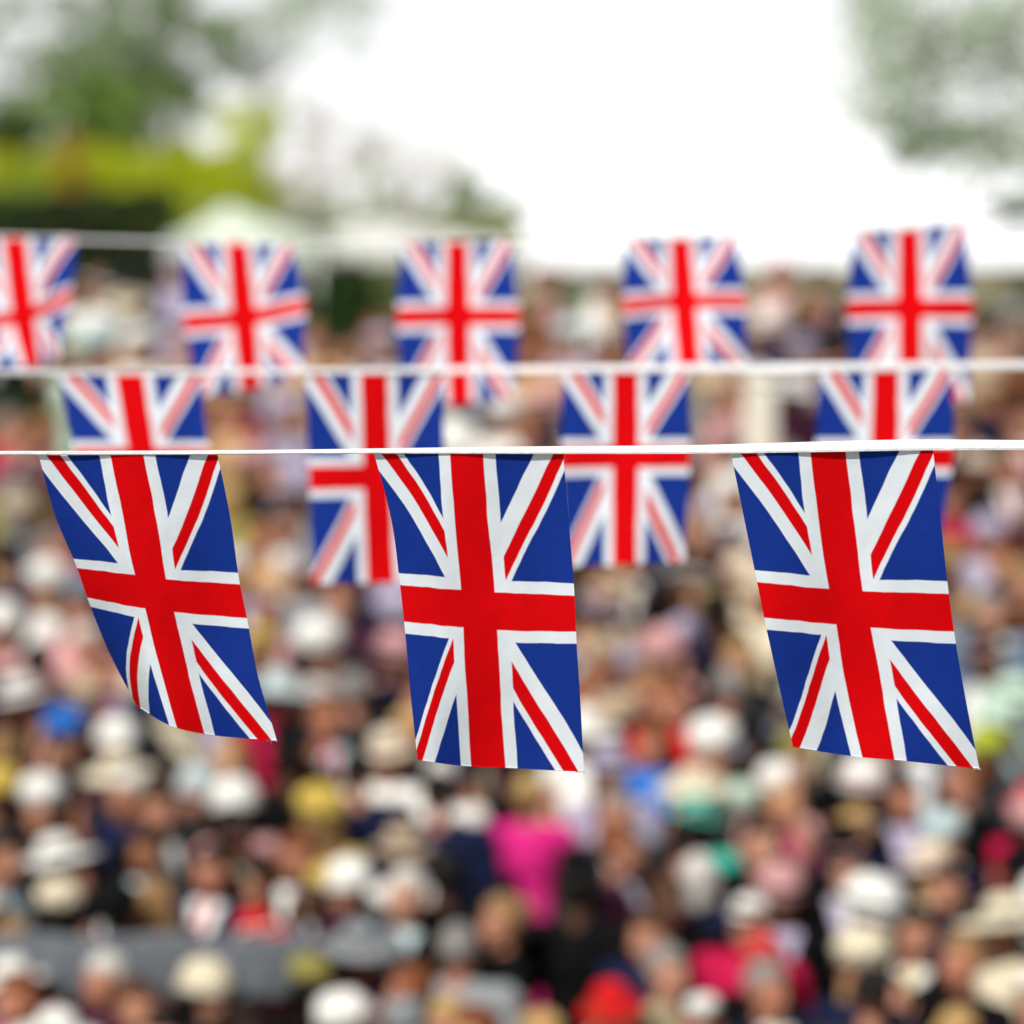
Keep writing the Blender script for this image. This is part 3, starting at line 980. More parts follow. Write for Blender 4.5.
# ------------------------------------------------------------------ the people the photograph shows
# x y  hat:colour(:size)  hair:colour  garment:colour  facing pose
SPEC = """
2 786 dome:yellow bob:brown dress:olive f d
48 803 dome:white bob:grey dress:steel f d
20 808 - short:ginger jacket:charcoal f d
68 735 dome:blue:1.1 short:brown dress:brown f d
108 733 dome:white bob:grey dress:beige f d
143 768 dome:cream bob:fair dress:beige f d
184 775 dome:aqua bob:brown shirt:grey f d
112 800 - short:white shirt:rose q d
163 815 - short:brown jacket:steel p b
88 848 wide:white:1.12 bob:brown dress:grey q d
92 905 puff:black:1.2 short:dark dress:steel b d
8 862 - short:dark jacket:black f d
4 892 dome:white short:brown shirt:red f d
42 905 puff:cream long:fair dress:red b d
150 892 - long:fair dress:tan b d
134 836 - short:dark jacket:charcoal q d
196 868 - short:dark jacket:navy q d
20 920 - bun:fair dress:red b d
46 984 dome:white bob:brown dress:blue q d
22 996 - short:ginger jacket:crimson f d
108 985 - short:white shirt:rose q d
160 1000 - short:brown jacket:steel p d
90 1024 wide:white:1.0 bob:brown dress:grey q d
134 1020 - short:dark jacket:black q d
218 765 saucer:lilac bob:fair dress:olive f d
256 797 dome:white:1.1 bob:fair dress:rose p d
228 826 wide:black:.9 short:brown jacket:black f d
268 845 - short:ginger jacket:brown f d
314 795 puff:yellow:1.15 long:fair dress:yellow b d
365 874 dome:white bob:brown dress:brown f d
278 922 brim:red bob:brown dress:red b d
345 948 wide:grey:1.0 bob:brown dress:grey f d
304 978 puff:olive:.9 bob:fair dress:olive b d
256 985 dome:cream:1.1 bob:fair dress:rose p d
224 1006 wide:black:.9 short:brown jacket:black f d
364 1008 dome:white:1.2 bob:brown dress:beige f d
325 915 - short:brown jacket:navy b d
408 757 brim:cream bob:brown dress:white f f
445 770 - bun:white dress:white b d
404 842 dome:beige bob:brown shirt:white p f
470 790 - short:dark jacket:navy b d
530 792 - bun:blond dress:magenta b h
600 806 - long:ginger dress:tan r d
592 778 brim:lilac bob:brown shirt:lilac f d
618 838 - short:ginger jacket:plum f d
440 885 - short:dark jacket:black b d
414 880 - short:white jacket:aqua q f
486 915 - bun:fair dress:rose f f
510 1004 puff:cream bob:fair dress:pink f d
432 960 - short:grey jacket:grey b d
400 975 dome:beige bob:fair dress:beige f d
452 1002 puff:lilac bob:brown dress:lilac f d
478 1020 - short:ginger shirt:crimson f d
622 800 - short:grey jacket:charcoal f d
634 878 tophat:black short:dark jacket:black b d
660 880 - short:brown shirt:beige f b
690 778 wide:cream:1.0 bob:blond dress:teal f d
706 812 brim:teal bob:brown dress:teal b d
738 783 dome:white:1.05 bob:brown dress:rose f d
760 800 saucer:rose bob:brown dress:pink f d
718 868 - bob:white dress:navy b d
696 852 - short:dark jacket:black b d
732 842 - short:dark shirt:tan p c
762 855 - bun:brown dress:brown q w
762 903 cap:white short:brown shirt:crimson f d
744 936 brim:red:.9 bob:brown shirt:black q d
724 985 cap:white short:brown shirt:red f d
797 890 dome:rose:1.0 bob:brown jacket:black f d
618 990 brim:red short:ginger dress:beige f d
665 945 - short:grey shirt:khaki f d
690 935 - short:brown shirt:navy q f
772 975 - short:grey jacket:navy f d
830 783 dome:white:1.15 short:brown jacket:black f d
782 845 tophat:black short:dark jacket:black f d
816 858 - short:dark jacket:black b d
890 790 brim:beige short:ginger jacket:brown f d
965 788 - short:ginger jacket:black f d
858 832 dome:cream:1.0 bob:blond dress:beige f d
905 848 dome:cream:1.25 bob:blond dress:cream f d
955 838 dome:aqua:1.0 bob:brown dress:navy f d
1004 822 puff:rose:1.1 bob:brown dress:red f d
1015 797 brim:red bob:brown dress:crimson f d
990 866 puff:black:1.0 short:dark jacket:black b d
870 897 dome:white:1.35 long:blond dress:plum f d
940 892 - short:dark shirt:rose q d
995 905 wide:cream:1.2 bob:fair dress:cream f d
1022 896 dome:white:1.2 bob:fair dress:white q d
848 968 dome:cream:1.3 long:blond dress:tan f d
886 985 - short:dark jacket:charcoal b d
1008 985 cap:white short:brown shirt:red f d
960 962 - short:fair shirt:rose q f
928 1002 brim:cream bob:fair dress:cream f d
918 915 - short:dark jacket:black q d
20 500 dome:beige bob:grey dress:grey f d
48 545 - short:grey jacket:steel f d
66 536 saucer:crimson bob:brown dress:crimson f d
18 548 - short:dark jacket:navy b d
46 580 dome:white:1.3 bob:fair dress:white f d
12 618 dome:white:1.2 bob:fair dress:rose f d
68 612 - short:ginger shirt:rose q d
42 660 - short:dark jacket:plum b d
20 692 dome:white:1.25 bob:brown dress:beige f d
86 640 - short:white shirt:rose p d
100 665 - short:brown jacket:navy f d
84 692 dome:beige bob:fair dress:tan f d
10 745 - long:fair dress:tan b d
330 640 puff:white:1.25 bob:brown dress:white f d
266 642 brim:yellow bob:blond dress:beige f d
276 604 saucer:pink bob:brown dress:rose f d
342 672 - short:dark jacket:black b d
382 648 dome:rose:1.15 bob:brown dress:beige p d
300 682 wide:aqua:1.05 bob:brown dress:crimson f d
344 716 - short:ginger jacket:steel f d
366 690 - short:grey jacket:grey b d
388 722 dome:cream bob:fair dress:navy f d
308 752 tophat:black short:dark jacket:black b d
372 760 - short:dark jacket:navy b d
396 692 - short:ginger shirt:tan f d
332 596 - short:ginger shirt:tan f d
236 412 - short:fair shirt:tan f d
252 458 dome:rose bob:fair dress:beige f d
284 408 puff:lilac bob:brown dress:lilac f d
240 496 - bob:blond dress:olive b d
292 480 brim:lilac bob:brown dress:grey f d
286 524 - short:brown jacket:brown f d
266 540 - short:ginger shirt:tan q d
286 566 dome:grey:1.1 bob:brown dress:grey f d
246 566 puff:white bob:fair dress:lilac f d
618 586 wide:beige:1.05 bob:fair dress:beige f d
690 582 dome:white:1.2 bob:brown dress:lilac f d
722 596 brim:olive bob:brown dress:rose f d
598 608 saucer:lilac bob:brown dress:lilac f d
622 634 - short:brown jacket:navy f d
660 640 dome:rose:1.2 bob:fair dress:rose f d
702 622 tophat:black short:dark jacket:black f d
722 650 - long:blond dress:steel q d
752 592 dome:cream:1.1 bob:fair dress:cream f d
600 655 dome:beige bob:fair dress:beige f d
604 692 - short:ginger shirt:tan f d
640 692 - short:fair shirt:rose f d
682 700 - short:ginger shirt:red q d
738 690 - short:grey jacket:steel b d
752 722 tophat:charcoal short:dark jacket:black b d
620 728 wide:white:1.12 long:brown dress:white f d
668 738 dome:lilac bob:fair dress:blue f d
710 742 dome:white:1.3 bob:fair dress:mint f d
770 694 dome:white:1.2 bob:brown jacket:charcoal f d
774 748 puff:olive:1.0 bob:fair dress:khaki f d
696 482 tophat:black short:dark jacket:black f d
722 492 puff:white:1.1 bob:fair dress:white f d
702 532 - short:fair shirt:beige f d
726 536 brim:plum bob:dark dress:plum f d
742 566 dome:cream bob:fair dress:cream f d
982 462 dome:beige bob:brown dress:rose f d
1004 462 - short:dark jacket:black f d
954 498 - bob:brown dress:crimson f d
988 528 dome:lilac bob:brown dress:lilac f d
1004 562 - short:ginger shirt:tan f d
952 560 puff:olive bob:brown dress:olive f d
1018 572 - short:fair shirt:rose f d
958 592 puff:black:.8 bob:dark dress:grey f d
986 606 - short:grey jacket:steel f d
985 648 wide:black:1.1 short:ginger shirt:white f d
1018 690 dome:mint:1.3 bob:fair dress:mint f d
1000 716 brim:mint bob:fair dress:aqua f d
986 748 puff:lime:1.0 bob:brown dress:olive f d
94 285 dome:white:1.5 bob:fair dress:white f d
128 302 dome:cream:1.3 bob:fair dress:cream f d
142 272 wide:navy:.9 bob:dark dress:navy f d
164 268 puff:lilac bob:brown dress:lilac f d
100 334 dome:aqua:1.3 bob:brown dress:aqua f d
150 345 puff:white:1.3 bob:brown dress:white f d
174 342 - short:fair shirt:tan f d
76 350 dome:mint:1.2 bob:fair dress:mint f d
106 356 - short:dark jacket:charcoal f d
22 436 - short:ginger shirt:tan f d
42 430 - short:fair shirt:rose f d
318 340 - short:fair shirt:tan f d
376 330 - short:ginger jacket:grey f d
342 346 - short:dark jacket:brown f d
382 342 dome:lilac bob:fair shirt:lilac f d
556 274 saucer:red bob:brown dress:rose f d
592 272 dome:white:1.7 bob:fair dress:white f d
534 300 dome:beige:1.2 bob:fair dress:beige f d
572 334 dome:aqua:1.35 bob:fair dress:lilac f d
540 352 - short:ginger shirt:tan f d
602 350 - short:dark jacket:charcoal f d
616 328 dome:beige:1.1 bob:fair dress:beige f d
544 402 dome:rose:1.4 bob:fair dress:rose f d
506 412 puff:white:1.3 bob:fair dress:white f d
528 432 - short:ginger shirt:brown f d
770 320 dome:white:1.3 bob:grey dress:beige f d
814 300 dome:cream:1.5 bob:fair dress:rose f d
790 272 puff:rose bob:fair dress:rose f d
812 274 - short:dark jacket:charcoal f d
804 346 brim:lilac bob:fair dress:lilac f d
796 384 dome:white:1.4 bob:ginger dress:beige f d
736 392 - short:ginger shirt:rose f d
986 325 tophat:black:1.2 short:dark shirt:beige f d
1012 312 dome:grey bob:fair dress:grey f d
1010 346 - short:ginger shirt:rose f d
985 390 puff:beige:1.1 bob:fair dress:beige f d
962 420 - short:dark jacket:black f d
1012 420 - short:dark jacket:black f d
"""
people = []
for ln in SPEC.strip().splitlines():
    t = ln.split()
    h = t[2].split(':')
    hat, hatc, hs = (None, None, 1.0) if h[0] == '-' else (h[0], h[1], float(h[2]) if len(h) > 2 else 1.0)
    hr, hc = t[3].split(':')
    g, gc = t[4].split(':')
    p = make_person(float(t[0]), float(t[1]), hat, hatc, hr, hc, g, gc, t[5], t[6], None, hs)
    p['fixed'] = 1
    if p['py'] > 620 and p['hatc'] in ('beige', 'rose', 'lilac', 'grey', 'cream') and p['hs'] <= 1.0 and rnd.random() < .5:
        p['hat'] = p['hatc'] = None
        p['hair'], p['hairc'] = rnd.choice(['bob', 'long', 'bun', 'short']), rnd.choice(['dark', 'brown', 'ginger', 'blond'])
    if p['hat'] == 'dome' and rnd.random() < .5:
        p['hat'] = rnd.choice(['puff', 'puff', 'brim', 'saucer', 'wide'])
        p['hs'] = min(p['hs'], 1.15)
    if p['garc'] == 'magenta':
        p['anchor'] = 1
    if p['py'] > 640:
        if p['garc'] in ('beige', 'grey', 'steel', 'rose', 'brown', 'tan', 'aqua', 'olive', 'khaki') and rnd.random() < .85:
            p['garc'] = rnd.choice(['black', 'black', 'navy', 'charcoal', 'plum', 'black'])
        if p['hairc'] in ('fair', 'grey', 'brown') and p['hat'] and rnd.random() < .7:
            p['hairc'] = rnd.choice(['dark', 'brown'])
    elif p['garc'] in ('beige', 'grey', 'rose', 'tan') and rnd.random() < .35:
        p['garc'] = rnd.choice(['black', 'navy', 'brown', 'plum'])
    if p['face'] == 'f' and rnd.random() < .6:
        p['face'] = rnd.choice('qprl')
    if p['pose'] == 'd' and rnd.random() < .45:
        p['pose'] = rnd.choice('fhcbb')
    people.append(p)

# further spectators in the gaps
GAPY, GAPX = .45, .47


def near(X, D, gx, gy):
    for q in people:
        if ((q['X'] - X) / gx) ** 2 + ((q['D'] - D) / gy) ** 2 < 1:
            return True
    return False


pal_g = ['black', 'navy', 'charcoal', 'grey', 'black', 'black', 'brown', 'beige', 'rose', 'lilac', 'white', 'brown', 'tan', 'steel', 'khaki', 'cream', 'plum', 'crimson', 'olive']
pal_h = ['white', 'cream', 'beige', 'white', 'black', 'rose', 'lilac', 'grey', 'cream', 'navy', 'aqua']
CLEAR = [(455, 800, 625, 1030), (180, 830, 300, 900), (575, 860, 650, 960), (755, 835, 840, 960), (280, 800, 345, 905), (285, 700, 345, 780), (680, 700, 775, 775), (385, 770, 480, 840)]
tries = 0
r2 = random.Random(5)
while tries < 9000 and len(people) < 290:
    tries += 1
    y = r2.uniform(268, 1060)
    x = r2.uniform(-120, 1144)
    if 285 < x < 420 and y < 350:
        continue
    if any(a_ < x < c_ and b_ < y < d_ for (a_, b_, c_, d_) in CLEAR):
        continue
    if r2.random() < .3:
        hat, hatc = r2.choice(['wide', 'brim', 'dome', 'dome', 'puff', 'saucer', 'tophat']), r2.choice(pal_h)
        if hat == 'tophat':
            hatc = r2.choice(['black', 'charcoal', 'grey'])
    else:
        hat, hatc = None, None
    female = hat not in (None, 'tophat') or r2.random() < .3
    gar = r2.choice(['dress', 'dress', 'jacket']) if female else r2.choice(['jacket', 'jacket', 'shirt'])
    hair = r2.choice(['bob', 'long', 'bun'] if female else ['short'])
    if hat and hair == 'bun':
        hair = 'bob'
    if y > 640 and hatc not in (None, 'black') and r2.random() < .6:
        continue
    p = make_person(x, y, hat, hatc, hair, r2.choice(['brown', 'dark', 'dark', 'ginger'] if y > 640 else ['blond', 'brown', 'dark', 'dark', 'grey', 'fair', 'ginger', 'brown']), gar, r2.choice(['black', 'black', 'black', 'black', 'navy', 'brown', 'plum', 'crimson'] if y > 640 else pal_g),
                    r2.choice('ffqpqplrb'), r2.choice('ddfhcbbw' if r2.random() < .5 else 'ddfhcb'))
    if p['D'] > CREST - .25 or near(p['X'], p['D'], GAPX, GAPY):
        continue
    people.append(p)

# let bodies that would touch step apart on the ground
AN = [p for p in people if p.get('anchor')]
for it in range(90):
    for A in AN:
        for B in people:
            if B is not A and A['D'] - 1.15 < B['D'] < A['D'] + .05 and abs(B['X'] - A['X']) < .40:
                B['X'] += .05 * (1 if B['X'] > A['X'] else -1)
    for a in range(len(people)):
        for b in range(a + 1, len(people)):
            A, B = people[a], people[b]
            dx, dy = B['X'] - A['X'], B['D'] - A['D']
            if abs(dx) > .5 or abs(dy) > .4:
                continue
            d = math.hypot(dx / .44, dy / .30)
            if d < 1:
                k = (1 - d) * .25 / max(d, .05)
                fa, fb = (.5, .5) if A.get('fixed') == B.get('fixed') else ((.08, .92) if A.get('fixed') else (.92, .08))
                if A.get('anchor') or B.get('anchor'):
                    fa, fb = (0, 1) if A.get('anchor') else (1, 0)
                A['X'] -= dx * k * 1.2 * fa
                B['X'] += dx * k * 1.2 * fb
                A['D'] -= dy * k * 2 * fa
                B['D'] += dy * k * 2 * fb
for p in people:
    p['jit'] = rnd.uniform(-14, 14)
    p['inner'] = rnd.choice(['white', 'white', 'aqua', 'lilac', 'cream'])
    p['tie'] = rnd.choice(['navy', 'crimson', 'steel', 'yellow', 'pink', 'white'])
    p['leg'] = rnd.choice(['charcoal', 'navy', 'black', 'khaki', 'grey', 'beige'])
    p['band'] = rnd.choice([p['hatc'], 'black', 'navy', 'rose', 'white', p['garc']]) if p['hat'] else 'black'
    if p['band'] is None:
        p['band'] = 'black'
    p['tilt'] = (R(rnd.uniform(-9, 7)), R(rnd.uniform(-12, 12)))
    build_person(p)
    if DEBUG:
        q = project((p['X'], p['D'], ground_z(p['X'], p['D']) + p['hh']))
        if 430 < q[0] < 640 and 740 < q[1] < 1010:
            print('P', round(q[0]), round(q[1]), round(p['X'], 2), round(p['D'], 2), p.get('fixed'), p['px'], p['py'], p['hat'], p['garc'])

# ------------------------------------------------------------------ ground
M_GRASS = mat('mown_grass', (.060, .085, .028), .95, .5, 9, bump=.8)
M_FAR = mat('far_grass', (.16, .20, .07), .95, .3, .05)


def ground_mesh():
    bm = bmesh.new()
    ys = [-300, -60, 0, 5, 9, 10.8, 11.4, 12, 13.5, 15, 17, 19, 21, 23, 23.5, 23.9, 24.4, 25.5, 27, 28.5, 30, 33, 36, 40, 44, 50, 60, 80, 120, 200, 400, 900, 2500]
    xs = [-2500, -600, -200, -80, -40, -20, -10, -5, 0, 5, 10, 20, 40, 80, 200, 600, 2500]
    g = []
    for y in ys:
        g.append([bm.verts.new((x, y, ground_z(x, y) + (0.0 if y < 60 else -.2 - (y - 60) * .0006))) for x in xs])
    for j in range(len(ys) - 1):
        for i in range(len(xs) - 1):
            bm.faces.new((g[j][i], g[j][i + 1], g[j + 1][i + 1], g[j + 1][i]))
    o = bm_obj('ground', bm, M_GRASS, None, True)
    o['kind'] = 'structure'


ground_mesh()

# ------------------------------------------------------------------ foliage
M_BARK = mat('bark', (.10, .075, .05), .9, .3, 8, bump=.6, stretch=(1, 1, .2))


def leafmat(name, a, var=.45, transl=.35, rough=.55, spec=.3):
    return mat(name, a, rough, var, .9, transl=transl, spec=spec)


def leaves(pts, size, n, rr, spread, flat=.6, mind=0.0):
    """n small leaf faces scattered through soft clumps around the given points"""
    vs, fs = [], []
    for k in range(n):
        c, rad = pts[rr.randrange(len(pts))]
        while True:
            d = Vector((rr.uniform(-1, 1), rr.uniform(-1, 1), rr.uniform(-1, 1)))
            if d.length < 1:
                break
        p = c + Vector((d.x, d.y, d.z * flat)) * rad * spread
        a = Vector((rr.gauss(0, 1), rr.gauss(0, 1), rr.gauss(0, .6))).normalized()
        b = a.cross(Vector((rr.gauss(0, 1), rr.gauss(0, 1), rr.gauss(0, 1)))).normalized()
        s = size * rr.uniform(.6, 1.3)
        i = len(vs)
        vs += [p - a * s, p - b * s * .45, p + a * s, p + b * s * .45]
        fs.append((i, i + 1, i + 2, i + 3))
    return vs, fs


def tree(base, h, crown_r, crown_z, m_leaf, label, seed, nclump=26, leaf=.12, nleaf=9000, cat='tree', group=None, squash=1.0, clump=(.14, .26), trunk_r=.16, lean=(0, 0), offs=(0, 0), limb=1.0):
    rr = random.Random(seed)
    root = empty('tree', base)
    tag(root, label, cat, group)
    bm = bmesh.new()
    ht = min(h * .8, crown_z + crown_r * squash * .35)
    pts = [Vector((lean[0] * t * t, lean[1] * t * t, ht * t)) + Vector((rr.uniform(-.05, .05), rr.uniform(-.05, .05), 0)) * (1 if t > 0 else 0) for t in (0, .2, .4, .6, .8, 1)]
    add_tube(bm, pts, [trunk_r * k for k in (1.25, .95, .8, .6, .42, .2)], 10)
    clumps = []
    cz = crown_z
    spine = pts
    if abs(offs[0]) > crown_r:
        # a long bough carries the outlying crown
        cc = Vector((lean[0] + offs[0], lean[1] + offs[1], cz))
        spine = [pts[3], pts[3].lerp(cc, .3) + Vector((0, 0, .05)), pts[3].lerp(cc, .55), pts[3].lerp(cc, .75) + Vector((0, 0, .05)), cc, cc + Vector((-crown_r * .45, 0, .1))]
        add_tube(bm, spine, [trunk_r * k for k in (.5, .4, .33, .27, .2, .1)], 8)
    for k in range(nclump):
        while True:
            d = Vector((rr.uniform(-1, 1), rr.uniform(-1, 1), rr.uniform(-1, 1)))
            if .35 < d.length < 1:
                break
        c = Vector((lean[0] + offs[0] + d.x * crown_r, lean[1] + offs[1] + d.y * crown_r, cz + d.z * crown_r * squash))
        rad = crown_r * rr.uniform(*clump)
        clumps.append((c, rad))
        # a limb to each clump
        if spine is not pts:
            s = min(spine, key=lambda q: (q - c).length)
        else:
            t = max(.3, min(.95, (c.z / ht) * .75))
            i0 = t * 5
            s = pts[int(i0)].lerp(pts[min(5, int(i0) + 1)], i0 - int(i0))
        mid = s.lerp(c, .5) + Vector((0, 0, .08 * crown_r))
        add_tube(bm, [s, mid, c], [trunk_r * .2 * limb, trunk_r * .1 * limb, trunk_r * .04 * limb], 6)
    bm_obj('trunk', bm, M_BARK, root, True)
    vs, fs = leaves(clumps, leaf, nleaf, rr, 1.25, .8)
    me = bpy.data.meshes.new('crown')
    me.from_pydata(vs, [], fs)
    link('crown', me, root, [m_leaf])
    return root


def shrub(name, base, w, d, h, m_leaf, label, seed, n=7000, leaf=.06, cat='shrub', box=False, group=None):
    rr = random.Random(seed)
    root = empty(name, base)
    tag(root, label, cat, group)
    bm = bmesh.new()
    for k in range(max(3, int(w * 2))):
        x = rr.uniform(-w / 2, w / 2) * .85
        add_tube(bm, [(x, 0, 0), (x + rr.uniform(-.1, .1), rr.uniform(-.1, .1), h * .45), (x + rr.uniform(-.25, .25), rr.uniform(-.2, .2) * d, h * .85)],
                 [.03, .02, .008], 6)
    bm_obj('stem', bm, M_BARK, root, True)
    vs, fs = [], []
    for k in range(n):
        if box:
            x, y, z = rr.uniform(-w / 2, w / 2), rr.uniform(-d / 2, d / 2), h * rr.random() ** .7
            x += .0
            z *= 1 + .05 * noise.noise(Vector((x * 1.3, seed, 0)))
        else:
            while True:
                q = Vector((rr.uniform(-1, 1), rr.uniform(-1, 1), rr.uniform(0, 1)))
                if q.length < 1 + .22 * noise.noise(q * 3 + Vector((seed, 0, 0))):
                    break
            x, y, z = q.x * w / 2, q.y * d / 2, q.z * h
        p = Vector((x, y, z))
        a = Vector((rr.gauss(0, 1), rr.gauss(0, 1), rr.gauss(0, .8))).normalized()
        b = a.cross(Vector((rr.gauss(0, 1), rr.gauss(0, 1), rr.gauss(0, 1)))).normalized()
        s = leaf * rr.uniform(.6, 1.3)
        i = len(vs)
        vs += [p - a * s, p - b * s * .5, p + a * s, p + b * s * .5]
        fs.append((i, i + 1, i + 2, i + 3))
    me = bpy.data.meshes.new('foliage')
    me.from_pydata(vs, [], fs)
    link('foliage', me, root, [m_leaf])
    return root


L_GOLD = leafmat('golden_leaves', (.56, .62, .02), .4, .45)
L_DARK = leafmat('dark_leaves', (.022, .045, .012), .5, .15)
L_MID = leafmat('mid_leaves', (.24, .36, .08), .5, .4)
L_GREY = leafmat('greygreen_leaves', (.28, .36, .19), .45, .45, .4)
L_PALE = leafmat('pale_leaves', (.58, .68, .50), .3, .55, .14, .9)
L_GLARE = leafmat('glare_white_leaves', (.90, .86, .82), .06, .6)  # near-white leaf colour stands in for glare over the distant foliage
L_SPRAY = leafmat('deep_green_leaves', (.10, .17, .06), .4, .35)
L_OLIVE = leafmat('olive_leaves', (.36, .40, .16), .5, .4)
L_BUSH = leafmat('bush_leaves', (.035, .085, .015), .5, .2)
L_ORANGE = leafmat('amber_leaves', (.45, .30, .04), .3, .4)


def gpos(px, D):
    p = at(px, 262, D)
    return Vector((p.x, D, ground_z(p.x, D)))


def hedge_h(px_y, D, px=0):
    """height above ground of pixel row px_y at depth D"""
    return at(px, px_y, D).z - ground_z(0, D)


# dark clipped hedge, golden hedge beyond it
def seg_hedge(x0, x1, ytop, D, m, label, seed, depth=1.6, n=16000, leaf=.09, name='hedge'):
    a, b = at(x0, 262, D), at(x1, 262, D)
    return shrub(name, Vector(((a.x + b.x) / 2, D, ground_z(0, D))), b.x - a.x, depth, hedge_h(ytop, D), m, label, seed, n, leaf, 'hedge', True)


seg_hedge(-260, 178, 192, 50, L_DARK, 'dark clipped hedge in front of the golden hedge', 3)
seg_hedge(-300, 268, 148, 60, L_GOLD, 'sunlit yellow-green hedge above the dark clipped hedge', 4, n=20000, leaf=.11)
seg_hedge(120, 520, 216, 64, L_OLIVE, 'low olive hedge behind the white marquee', 5, n=14000, leaf=.1)
# amber shrub sticking up
shrub('shrub', gpos(74, 57), 1.1, 1.0, hedge_h(130, 57), L_ORANGE, 'narrow amber-leaved shrub rising out of the golden hedge', 8, 3500, .09)
shrub('shrub', gpos(30, 56), 1.3, 1.1, hedge_h(165, 56), L_MID, 'small green shrub left of the amber shrub', 18, 3000, .09)
shrub('shrub', gpos(348, 24.1), 1.0, .5, hedge_h(257, 24.1), L_BUSH, 'dark green bush in front of the white marquee behind the crowd', 9, 9000, .045)
shrub('shrub', gpos(20, 20.3), .8, .45, hedge_h(376, 20.3), L_BUSH, 'dark leafy bush standing among the spectators under the leftmost rear flag', 10, 5000, .035)
TG = 'trees along the far side of the ground'
tree(gpos(20, 70), 12, 2.6, 6.4, L_GREY, 'grey-green tree at the far left above the dark hedge', 21, 26, .15, 2300, group=TG, clump=(.15, .25), limb=.5)
tree(gpos(105, 76), 13, 2.5, 8.2, L_GREY, 'tall grey-green tree with open gaps in its crown', 22, 26, .15, 2300, group=TG, clump=(.15, .25), limb=.5)
tree(gpos(180, 72), 12, 2.2, 8.0, L_GREY, 'slender grey-green tree left of the golden columnar tree', 23, 26, .15, 2300, group=TG, clump=(.15, .25), limb=.5)
tree(gpos(70, 66), 7, 2.0, 5.0, L_MID, 'low mid-green tree close above the golden hedge', 24, 24, .14, 3800, group=TG)
tree(gpos(140, 68), 7, 2.1, 4.8, L_MID, 'low spreading green tree beside the golden columnar tree', 25, 26, .14, 3800, group=TG)
tree(gpos(0, 64), 6, 1.7, 4.4, L_DARK, 'small dark tree at the picture edge above the golden hedge', 26, 20, .14, 2600, group=TG)
tree(gpos(246, 62), 6.6, .85, 3.9, L_GOLD, 'golden columnar tree at the right end of the golden hedge', 27, 26, .11, 4200, group=TG, squash=2.7, clump=(.35, .5))
tree(gpos(395, 80), 6.5, 2.0, 3.9, L_OLIVE, 'faint olive tree behind the white marquee', 28, 24, .12, 1500, group=TG)
tree(gpos(482, 84), 6.6, 1.3, 3.9, L_MID, 'faint narrow tree at the right end of the marquee', 29, 20, .12, 1300, group=TG)
tree(gpos(265, 90), 14, 3.2, 10.5, L_PALE, 'pale distant tree high behind the golden columnar tree', 30, 18, .16, 1500, group=TG)

# big pale tree leaning into the upper right
bx = gpos(1330, 22.5)
tree(bx, 6.0, 1.35, 3.62, L_PALE, 'large pale green tree reaching in from the right over the crowd', 40, 80, .055, 4800, squash=.74,
     clump=(.13, .24), trunk_r=.13, lean=(-.3, 0), offs=(-2.28, 0), limb=.35)
tree(gpos(1110, 28.2), 2.4, .8, hedge_h(208, 28.2), L_SPRAY, 'thin spray of dark green leaves beside the rightmost rear flag', 41, 22, .05, 1700, squash=.14,
     clump=(.12, .2), trunk_r=.05, offs=(-.45, 0), limb=.4)
tree(gpos(310, 95), 13, 2.3, 5.6, L_GLARE, 'glare-whitened tree right of the golden columnar tree', 42, 34, .16, 1300, group=TG, squash=1.1, limb=.3)
tree(gpos(415, 98), 12, 2.0, 5.2, L_GLARE, 'smaller glare-whitened tree above the white marquee', 43, 26, .16, 900, group=TG, squash=1.1, limb=.3)
bm = bmesh.new()

# ------------------------------------------------------------------ marquees
M_CANVAS = mat('white_canvas', (.80, .81, .78), .75, .03, 3, transl=.2)
M_CANVASG = mat('pale_green_canvas', (.70, .78, .66), .75, .04, 3, transl=.2)
M_POLE = mat('painted_pole', (.7, .7, .68), .5, .04)


